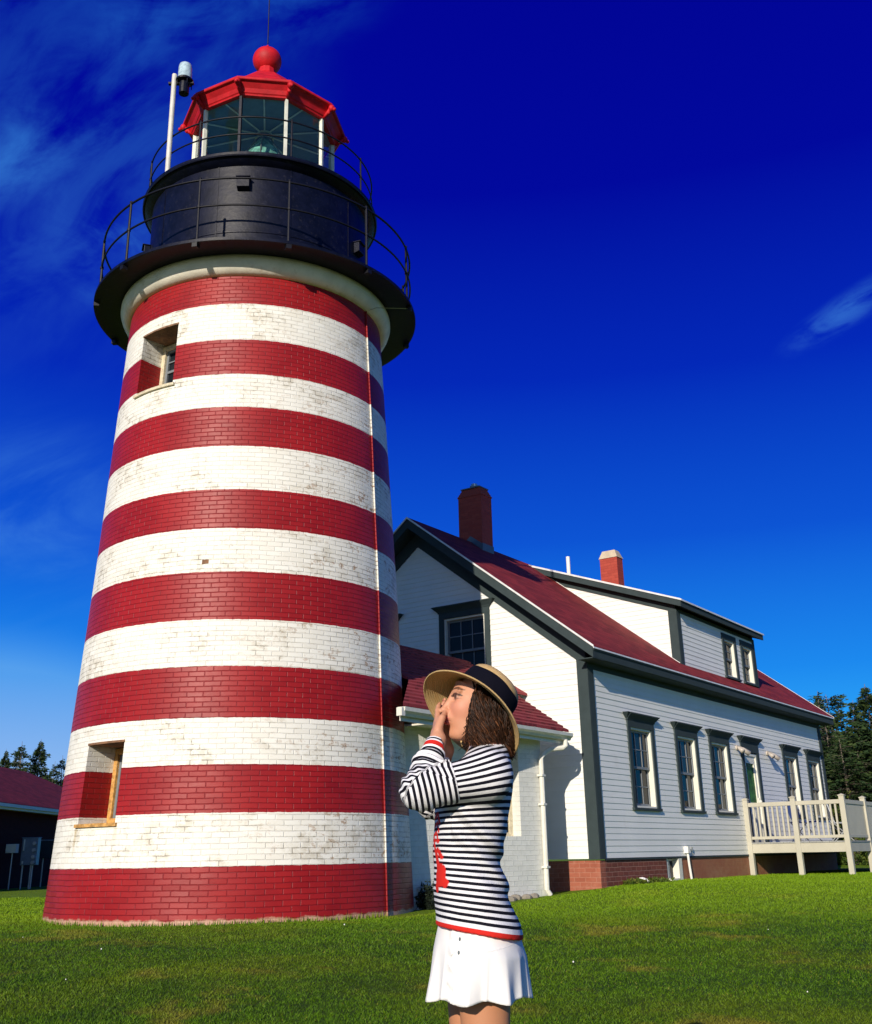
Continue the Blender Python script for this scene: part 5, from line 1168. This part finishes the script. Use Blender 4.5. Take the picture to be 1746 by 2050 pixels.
def cloth_mat():
    m, g, b = newmat('striped_knit'); at = g.node('ShaderNodeAttribute', attribute_name='stripe'); mk = g.node('ShaderNodeVertexColor'); mk.layer_name = 'mask'
    tc = g.node('ShaderNodeTexCoord').outputs['Object']; s = g.m('ADD', at.outputs['Fac'], g.m('MULTIPLY', g.m('SUBTRACT', g.noise(tc, 18, 3, .6), .5), .0022))
    f = g.m('FRACT', g.m('DIVIDE', s, .0166)); dk = g.sm(g.m('ABSOLUTE', g.m('SUBTRACT', f, .5)), .262, .232)
    c = g.mix(dk, (.76, .74, .77), (.004, .004, .010)); r_, g2, b2 = g.xyz(mk.outputs[0]); en = g.node('ShaderNodeAttribute', attribute_name='edge').outputs['Fac']
    def band(a, b_): return g.m('MULTIPLY', g.m('GREATER_THAN', en, a), g.m('LESS_THAN', en, b_))
    for a, b_, cc in ((.0, .0135, (.62, .022, .015)), (.0135, .018, (.78, .76, .79)), (1.0, 1.006, (.80, .78, .80)), (1.006, 1.012, (.012, .012, .03)), (1.012, 1.018, (.80, .78, .80)), (1.018, 1.036, (.62, .022, .015)), (1.036, 1.042, (.80, .78, .80))): c = g.mix(band(a, b_), c, cc)
    c = g.mix(r_, c, (.62, .022, .015)); c = g.mix(g2, c, (.80, .78, .80)); c = g.mix(b2, c, (.012, .012, .03)); g.put(b.inputs['Base Color'], c)
    b.inputs['Roughness'].default_value = .85; b.inputs['Specular IOR Level'].default_value = .2; b.inputs['Sheen Weight'].default_value = .0
    bn = g.node('ShaderNodeBump'); bn.inputs['Strength'].default_value = .3; bn.inputs['Distance'].default_value = .003; g.put(bn.inputs['Height'], g.m('ADD', g.noise(tc, 220, 2), g.m('MULTIPLY', g.noise(tc, 16, 3), 3.0))); g.L.new(bn.outputs[0], b.inputs['Normal'])
    return m
M['knit'] = cloth_mat()
def seg_d(P, a, b):
    a, b = np.array(a), np.array(b); d = b-a; t = np.clip(((P-a)@d)/(d@d), 0, 1); return np.linalg.norm(P-a-t[:, None]*d, axis=1)
x, y, z = V.T; stripe = z+kx(z)*(x-.10)
mask = np.zeros((len(V), 3))
zp = z+kx(np.clip(z, -.25, .1))*(x-.10)*(z < .12)
pass
# red lobster worked into the front (its claws reach round to the sides)
PY = np.stack([np.abs(y-YP), z], 1); front = x < .07
S = lambda a, b, r: seg_d(PY, a, b) < r
lob = S((0, .13), (0, .0), .028) | S((0, .0), (0, -.05), .018) | (np.linalg.norm((PY-np.array([.098, -.050]))/np.array([1.0, 1.15]), axis=1) < .027) | S((.105, -.062), (.122, -.070), .012) | S((.085, -.065), (.082, -.085), .012) | S((.085, -.035), (.066, .012), .010) | S((.066, .012), (.045, .05), .009)
for zz in (.055, .080, .105): lob |= S((.03, zz), (.072, zz+.012), .0055) | S((.072, zz+.012), (.088, zz-.012), .005)
lob |= S((.080, .02), (.098, -.002), .007) | S((.05, .045), (.088, .042), .005)
mask[lob & front, 0] = 1; mask[lob & front, 1] = 0
zc = z; coll = (z > .3125); mask[coll] = (1, 0, 0); c2 = (z > .307) & ~coll; mask[c2] = (0, 1, 0)
sw = link_mesh('sweater', V, Q, M['knit'], pr_, smooth=True)
a_ = sw.data.attributes.new('stripe', 'FLOAT', 'POINT'); a_.data.foreach_set('value', stripe.astype(np.float32)); paint_attr(sw, 'mask', mask); a_ = sw.data.attributes.new('edge', 'FLOAT', 'POINT'); a_.data.foreach_set('value', np.maximum(zp+.2039, .0002).astype(np.float32))
# sleeves: own mesh each, stripes ringed about the arm
def sleeve(S_, E_, W_, nm, sgn):
    A0 = S_*.50+E_*.50; lo = np.minimum.reduce([A0, E_, W_])-.085; hi = np.maximum.reduce([A0, E_, W_])+.085
    Fd = Field(np.arange(lo[0], hi[0], .003), np.arange(lo[1], hi[1], .003), np.arange(lo[2], hi[2], .003))
    cuff = E_+(W_-E_)*1.0; Fd.cap(A0, E_*.8+A0*.2, .0590, .0555, .001); Fd.cap(E_*.8+A0*.2, E_, .0555, .048, .02); Fd.cap(E_, E_+(W_-E_)*.45, .046, .043, .03); Fd.cap(E_+(W_-E_)*.45, E_+(W_-E_)*.86, .042, .034, .02); Fd.cap(E_+(W_-E_)*.80, cuff, .034, .033, .004)
    ua = (E_-A0)/np.linalg.norm(E_-A0); uw = (W_-E_)/np.linalg.norm(W_-E_); bis = (uw-ua); bis /= np.linalg.norm(bis); LA = np.linalg.norm(E_-A0); LF_ = np.linalg.norm(W_-E_)
    def cut(X, Y, Z): return np.maximum((X-cuff[0])*uw[0]+(Y-cuff[1])*uw[1]+(Z-cuff[2])*uw[2]+.0, -((X-A0[0])*ua[0]+(Y-A0[1])*ua[1]+(Z-A0[2])*ua[2])-.0)
    X, Y, Z = np.meshgrid(*Fd.a, indexing='ij', sparse=True)
    def param(X, Y, Z):
        ta = (X-A0[0])*ua[0]+(Y-A0[1])*ua[1]+(Z-A0[2])*ua[2]; tf = (X-E_[0])*uw[0]+(Y-E_[1])*uw[1]+(Z-E_[2])*uw[2]
        sd = (X-E_[0])*bis[0]+(Y-E_[1])*bis[1]+(Z-E_[2])*bis[2]
        w = np.clip((tf-(LA-ta))/.006+.5, 0, 1)
        return ta*(1-w)+(LA+tf)*w, tf
    pm, tf = param(X, Y, Z)
    wr = np.exp(-((tf-LF_*.55)/.05)**2)*.0048*np.sin(tf*2*math.pi/.028+Y*25)+np.exp(-((pm-LA)/.06)**2)*.0032*np.sin((X*1.0+Z*.6)*2*math.pi/.032)+.0016*np.sin(X*60+Z*45)
    Fd.F = np.maximum(Fd.F-wr.astype(np.float32)*(tf < LF_-.035), cut(X, Y, Z)).astype(np.float32)
    V, Q = Fd.mesh(); pm, tf = param(*V.T); st = pm+.0022*np.sin(tf*90)*(tf > .02)
    mk = np.zeros((len(V), 3)); c = tf-(LF_)
    mk[(pm < .0035)] = (0, 1, 0)
    o = link_mesh(nm, V, Q, M['knit'], sw, smooth=True); a_ = o.data.attributes.new('stripe', 'FLOAT', 'POINT'); a_.data.foreach_set('value', st.astype(np.float32)); paint_attr(o, 'mask', mk); a_ = o.data.attributes.new('edge', 'FLOAT', 'POINT'); a_.data.foreach_set('value', (1.0+np.maximum(-c, .0002)).astype(np.float32)); return o
sleeve(SH_N, EL_N, EL_N+(WR_N-EL_N)*.93, 'sleeve', -1); sleeve(SH_F, EL_F, EL_F+(WR_F-EL_F)*.93, 'sleeve', 1)

# skirt ------------------------------------------------------------------
def skirt():
    NS, NR = 220, 34; V = []; 
    pl = [(2*math.pi*k/15+.25*math.sin(k*2.1)) for k in range(15)]
    for j in range(NR):
        t = j/(NR-1); fx = np.interp(t, [0, .12, .45, 1], [-.008, -.016, -.034, -.054]); bx_ = np.interp(t, [0, .12, .45, 1], [.200, .208, .226, .230]); w0 = np.interp(t, [0, .2, .45, 1], [.142, .160, .184, .200])
        for k in range(NS):
            a = 2*math.pi*k/NS; c_, s_ = math.cos(a), math.sin(a)     # a = 0: back (+x)
            amp = max(0, t-.30)/.70; fold = (.009*math.cos(7*a+.8)+.006*math.cos(12*a+2.0+1.2*math.sin(a*2))+.007*(1-abs(math.sin(9*a+.6*math.sin(a*3)))**.5*1.6))*amp**1.2
            wob = 0
            da = (a-math.pi*1.30+math.pi) % (2*math.pi)-math.pi       # placket on the camera side of the front
            if abs(da) < .16: wob = .006*(1-abs(da)/.16)+.0035*math.sin(t*34)*(1-abs(da)/.16)
            cx_ = (fx+bx_)/2; ax_ = (bx_-fx)/2
            z = -.165-.028*0-(.205)*t-.19*(cx_+ax_*c_-.10)*(1-t)*.9-.006*amp*math.cos(7*a+.8)
            V.append((cx_+(ax_+fold+wob)*c_, YP+(w0+fold+wob)*s_, z))
    Fq = [(j*NS+k, j*NS+(k+1) % NS, (j+1)*NS+(k+1) % NS, (j+1)*NS+k) for j in range(NR-1) for k in range(NS)]
    m, g, b = newmat('white_linen'); tc = g.node('ShaderNodeTexCoord').outputs['Object']; b.inputs['Base Color'].default_value = (.84, .82, .80, 1); b.inputs['Roughness'].default_value = .85; b.inputs['Specular IOR Level'].default_value = .2
    wv = g.node('ShaderNodeTexWave', wave_type='BANDS', bands_direction='Z'); g.put(wv.inputs['Vector'], tc); wv.inputs['Scale'].default_value = 120; wv.inputs['Distortion'].default_value = 2
    bn = g.node('ShaderNodeBump'); bn.inputs['Strength'].default_value = .25; bn.inputs['Distance'].default_value = .004; g.put(bn.inputs['Height'], g.m('ADD', g.m('MULTIPLY', wv.outputs[1], .3), g.noise(tc, 24, 4))); g.L.new(bn.outputs[0], b.inputs['Normal'])
    o = link_mesh('skirt', V, Fq, m, pr_, smooth=True); so_ = o.modifiers.new('thickness', 'SOLIDIFY'); so_.thickness = .003; so_.offset = -1
    V = np.array(V).reshape(NR, NS, 3)
    # button placket edge, curved yoke seam and buttons
    k0 = int(NS*1.30/2) % NS; 
    mb = MB(); mb.tube([tuple(V[j, (k0+int(3*math.sin(j*.62))) % NS]+np.array([-.0012, -.0025, 0])) for j in range(2, NR)], .0030, 6)
    mb.tube([tuple(V[j, (k0+10+int(2.5*math.sin(j*.62))) % NS]+np.array([-.0012, -.0025, 0])) for j in range(1, NR-16)], .0024, 6)
    yk = []
    for i in range(40):
        s = i/39; k = (k0+8+int(s*(NS*.22))) % NS; j = 17.5-9*s**.7; j0 = int(j); p = V[j0, k]*(1-(j-j0))+V[j0+1, k]*(j-j0); yk.append(tuple(p+np.array([0, -.002, 0])))
    mb.tube(yk, .0026, 6); mb.build('seam', m, o)
    for j in (4, 9, 14): bt = MB(); p = V[j, (k0+5) % NS]; bt.sphere((p[0]-.002, p[1]-.004, p[2]), .0055, 10, 6, (.6, .6, 1)); bt.build('button', M['flash'], o)
skirt()

# hat ----------------------------------------------------------------------
e1 = np.array([-.755, 0, .655]); e2 = np.cross(ha, e1); e2 /= np.linalg.norm(e2)
if e2[1] > 0: e2 = -e2            # e2 points to the camera
def ring(r, h, ph, ry=None): return HC+e1*(r*math.cos(ph))+e2*((ry or r)*math.sin(ph))+ha*h
def strawmat():
    m, g, b = newmat('straw'); uvn = g.node('ShaderNodeUVMap'); uvn.uv_map = 'UVMap'; u, v, _ = g.xyz(uvn.outputs[0])
    pl = g.m('SINE', g.m('MULTIPLY', v, 2*math.pi/.0052)); wv = g.noise(g.comb(g.m('MULTIPLY', u, 60), g.m('MULTIPLY', v, 260), 0.0), 1, 3, .6); wv2 = g.noise(g.comb(g.m('MULTIPLY', u, 8), g.m('MULTIPLY', v, 60), 3.0), 1, 3, .6)
    c = g.mix(wv, (.48, .30, .11), (.78, .56, .27)); c = g.mix(g.m('MULTIPLY', g.sm(wv2, .45, .7), .5), c, (.55, .33, .11)); c = g.mix(g.m('MULTIPLY', g.sm(pl, -.2, -1.0), .35), c, (.30, .16, .05))
    g.put(b.inputs['Base Color'], c); b.inputs['Roughness'].default_value = .7
    bn = g.node('ShaderNodeBump'); bn.inputs['Strength'].default_value = .5; bn.inputs['Distance'].default_value = .0015; g.put(bn.inputs['Height'], g.m('ADD', pl, g.m('MULTIPLY', wv, 2.0))); g.L.new(bn.outputs[0], b.inputs['Normal']); return m
M['straw'] = strawmat()
def hatmesh():
    NS = 128; rows = []   # from brim edge inwards and up over the crown
    for r, h, tag_ in [(1.0, 1, 0)]: pass
    def brim(t, ph):     # t 0 at crown, 1 at the edge
        far = -math.sin(ph); fr = abs(math.cos(ph)); h1 = .066+.040*far+.004*math.cos(2*ph)-.010*math.cos(ph)*0; r1 = .175-.004*math.cos(ph)+.005*math.sin(3*ph+1)
        r = .096+(r1-.096)*t; return r, -h1*(t**1.35)
    V = []; UVs = []; NR = 14
    for j in range(NR, -1, -1):
        t = j/NR
        for k in range(NS): ph = 2*math.pi*k/NS; r, h = brim(t, ph); V.append(ring(r, h, ph)); UVs.append((ph*r, .2+t*.10))
    cr = [(.0955, .004), (.0950, .02), (.0935, .04), (.0915, .053), (.0890, .062), (.084, .072), (.075, .081), (.060, .087), (.040, .0905), (.018, .0918), (.0005, .092)]
    for i, (r, h) in enumerate(cr):
        for k in range(NS): ph = 2*math.pi*k/NS; V.append(ring(r, h, ph)); UVs.append((ph*r, .2-.01*i-h*.2-(.09-r)))
    n = NR+1+len(cr); Fq = [(j*NS+k, (j+1)*NS+k, (j+1)*NS+(k+1) % NS, j*NS+(k+1) % NS) for j in range(n-1) for k in range(NS)]
    o = link_mesh('hat', V, Fq, M['straw'], pr_, smooth=True); uvl = o.data.uv_layers.new(name='UVMap')
    for li, l in enumerate(o.data.loops): uvl.data[li].uv = UVs[l.vertex_index]
    s_ = o.modifiers.new('thickness', 'SOLIDIFY'); s_.thickness = .0028; s_.offset = 0
    band = []; Fb = []
    for j, (r, h) in enumerate([(.0985, .002), (.0982, .018), (.0965, .040), (.0940, .056), (.0925, .058), (.0915, .054)]):
        for k in range(NS): ph = 2*math.pi*k/NS; band.append(ring(r+.0006*math.sin(ph*9+j), h+.001*math.sin(ph*5), ph))
    Fb = [(j*NS+k, (j+1)*NS+k, (j+1)*NS+(k+1) % NS, j*NS+(k+1) % NS) for j in range(5) for k in range(NS)]
    bm_ = paint('black_ribbon', (.004, .004, .010), rough=.9, bump=.2, bscale=200, spec=.1); link_mesh('hat_band', band, Fb, bm_, o, smooth=True)
    mb = MB(); mb.tube([tuple(ring(*[(lambda rr: rr[0])(brim(1, 2*math.pi*k/NS)), brim(1, 2*math.pi*k/NS)[1], 2*math.pi*k/NS])) for k in range(NS+1)], .0026, 6, caps=False); mb.build('brim_edge', M['straw'], o, smooth=True).data.uv_layers.new(name='UVMap')
hatmesh()
# hair -----------------------------------------------------------------------
def hair():
    m, g, b = newmat('brown_hair'); at = g.node('ShaderNodeAttribute', attribute_name='tone'); g.put(b.inputs['Base Color'], g.ramp(at.outputs['Fac'], [(0, (.008, .004, .002)), (.5, (.034, .012, .005)), (.85, (.13, .048, .018)), (1, (.25, .10, .04))])); b.inputs['Roughness'].default_value = .5; b.inputs['Specular IOR Level'].default_value = .25
    g_ = np.random.default_rng(3)
    base = Field(np.arange(.0, .27, .004), np.arange(YP-.15, YP+.15, .004), np.arange(.26, .58, .004))
    base.ell(hp(-.030, 0, .020), (.088, .082, .088), M3=HM); base.ell(hp(-.040, 0, -.06), (.058, .082, .085), .03, M3=HM); base.ell(hp(-.040, 0, -.115), (.050, .080, .05), .02, M3=HM)
    base.ell(hp(.10, 0, -.03), (.076, .066, .11), .01, 'sub', M3=HM)
    X_, Y_, Z_ = np.meshgrid(*base.a, indexing='ij', sparse=True); base.F = np.maximum(base.F, hatclip(X_, Y_, Z_)).astype(np.float32)
    Vb, Qb = base.mesh(); o = link_mesh('hair', Vb, Qb, m, pr_, smooth=True); a_ = o.data.attributes.new('tone', 'FLOAT', 'POINT'); a_.data.foreach_set('value', (.15+.2*g_.random(len(Vb))).astype(np.float32))
    mb = MB(); tones = []
    NSR = 2600
    def underhat(p):       # hair stays inside the crown and under the brim
        d = p-HC; h = d@ha; w = d-ha*h; r = np.linalg.norm(w)+1e-9
        if h > -.004 or r < .095:
            h = min(h, .05); r2 = min(r, .084) if h > -.03 else r; return HC+ha*h+w/r*r2
        ph = math.atan2(w@e2, w@e1); h1 = .066-.040*math.sin(ph)+.004*math.cos(2*ph); t = min(1, (r-.096)/.084) if r > .096 else 0
        lim = -h1*t**1.35-.006
        if r < .168 and h > lim: p = HC+ha*lim+w
        return p
    for i in range(NSR):
        a = g_.uniform(-math.pi*.99, math.pi*.99)      # around the head, 0 = back, +-pi = face
        side = -1 if g_.random() < .2 else 1
        if side > 0: th = g_.uniform(-.35, 2.05)       # camera side: from the back (-) to the temple
        else: th = g_.uniform(-2.0, .35)
        # root on the cap: th 0 = back of head, +pi/2 = her left (camera side)
        lay = g_.random(); rr = .084+.010*lay
        rx, ry = -math.cos(th)*rr*1.05-.022, math.sin(th)*rr*.95
        top = .055 if abs(th) < 1.1 else .06
        n = 18; L = g_.uniform(.165, .215)*(1-.05*(abs(th) > 1.2)); ph = g_.uniform(0, 6.28); amp = .008+.016*g_.random(); wl = g_.uniform(.06, .10); fl = g_.uniform(-.002, .02)
        pts = []; rad_ = []
        for k in range(n):
            s = k/(n-1); zc_ = top-L*s*(1.0)
            am = amp*max(0, s-.2)/.8; fwdp = .014*math.sin(math.pi*min(1, s*1.3))*(abs(th) > 1.0)
            p = hp(rx+am*math.sin(zc_/wl*6.28+ph)+fwdp+-.016*s*(abs(th) > 1.3)*s, ry+am*.7*math.cos(zc_/wl*6.28+ph)+fl*s*np.sign(ry+1e-6)-.004*s, zc_)
            # keep the ends hanging straight down from the tilted head
            p = underhat(p+np.array([-.010*s-(.024*max(0, s-.5)/.55 if th > .7 else 0), 0, 0])); pts.append(tuple(p)); rad_.append((.0014+.0010*lay)*(1-.75*s**3)*(.5+.5*min(1, s*5)))
        mb.tube(pts, rad_, 4, caps=False); tn = np.clip(g_.normal(.28, .20), 0, 1)
        for k in range(n): tones += [float(np.clip(tn+.40*max(0, k/n-.45), 0, 1))]*4
    # fine strands falling across the temple and cheek
    for i in range(14):
        u0 = g_.uniform(0, 1); pts = []; b0 = hp(.040-.010*u0, .070, .050); 
        for k in range(16):
            s = k/15; pts.append(tuple(hp(.040-.012*u0+(-.030*math.sin(math.pi*.62*s)+.008*s*s)+.004*math.sin(s*9+u0*6), .060+.020*math.sin(math.pi*min(1, s*.8)), .055-.165*s)))
        mb.tube(pts, [.0013*(1-.6*k/15) for k in range(16)], 4, caps=False); tones += [float(.25+.5*u0)]*64
    o2 = link_mesh('strands', mb.v, mb.f, m, o, smooth=True); a_ = o2.data.attributes.new('tone', 'FLOAT', 'POINT'); a_.data.foreach_set('value', np.array(tones, np.float32))
hair()
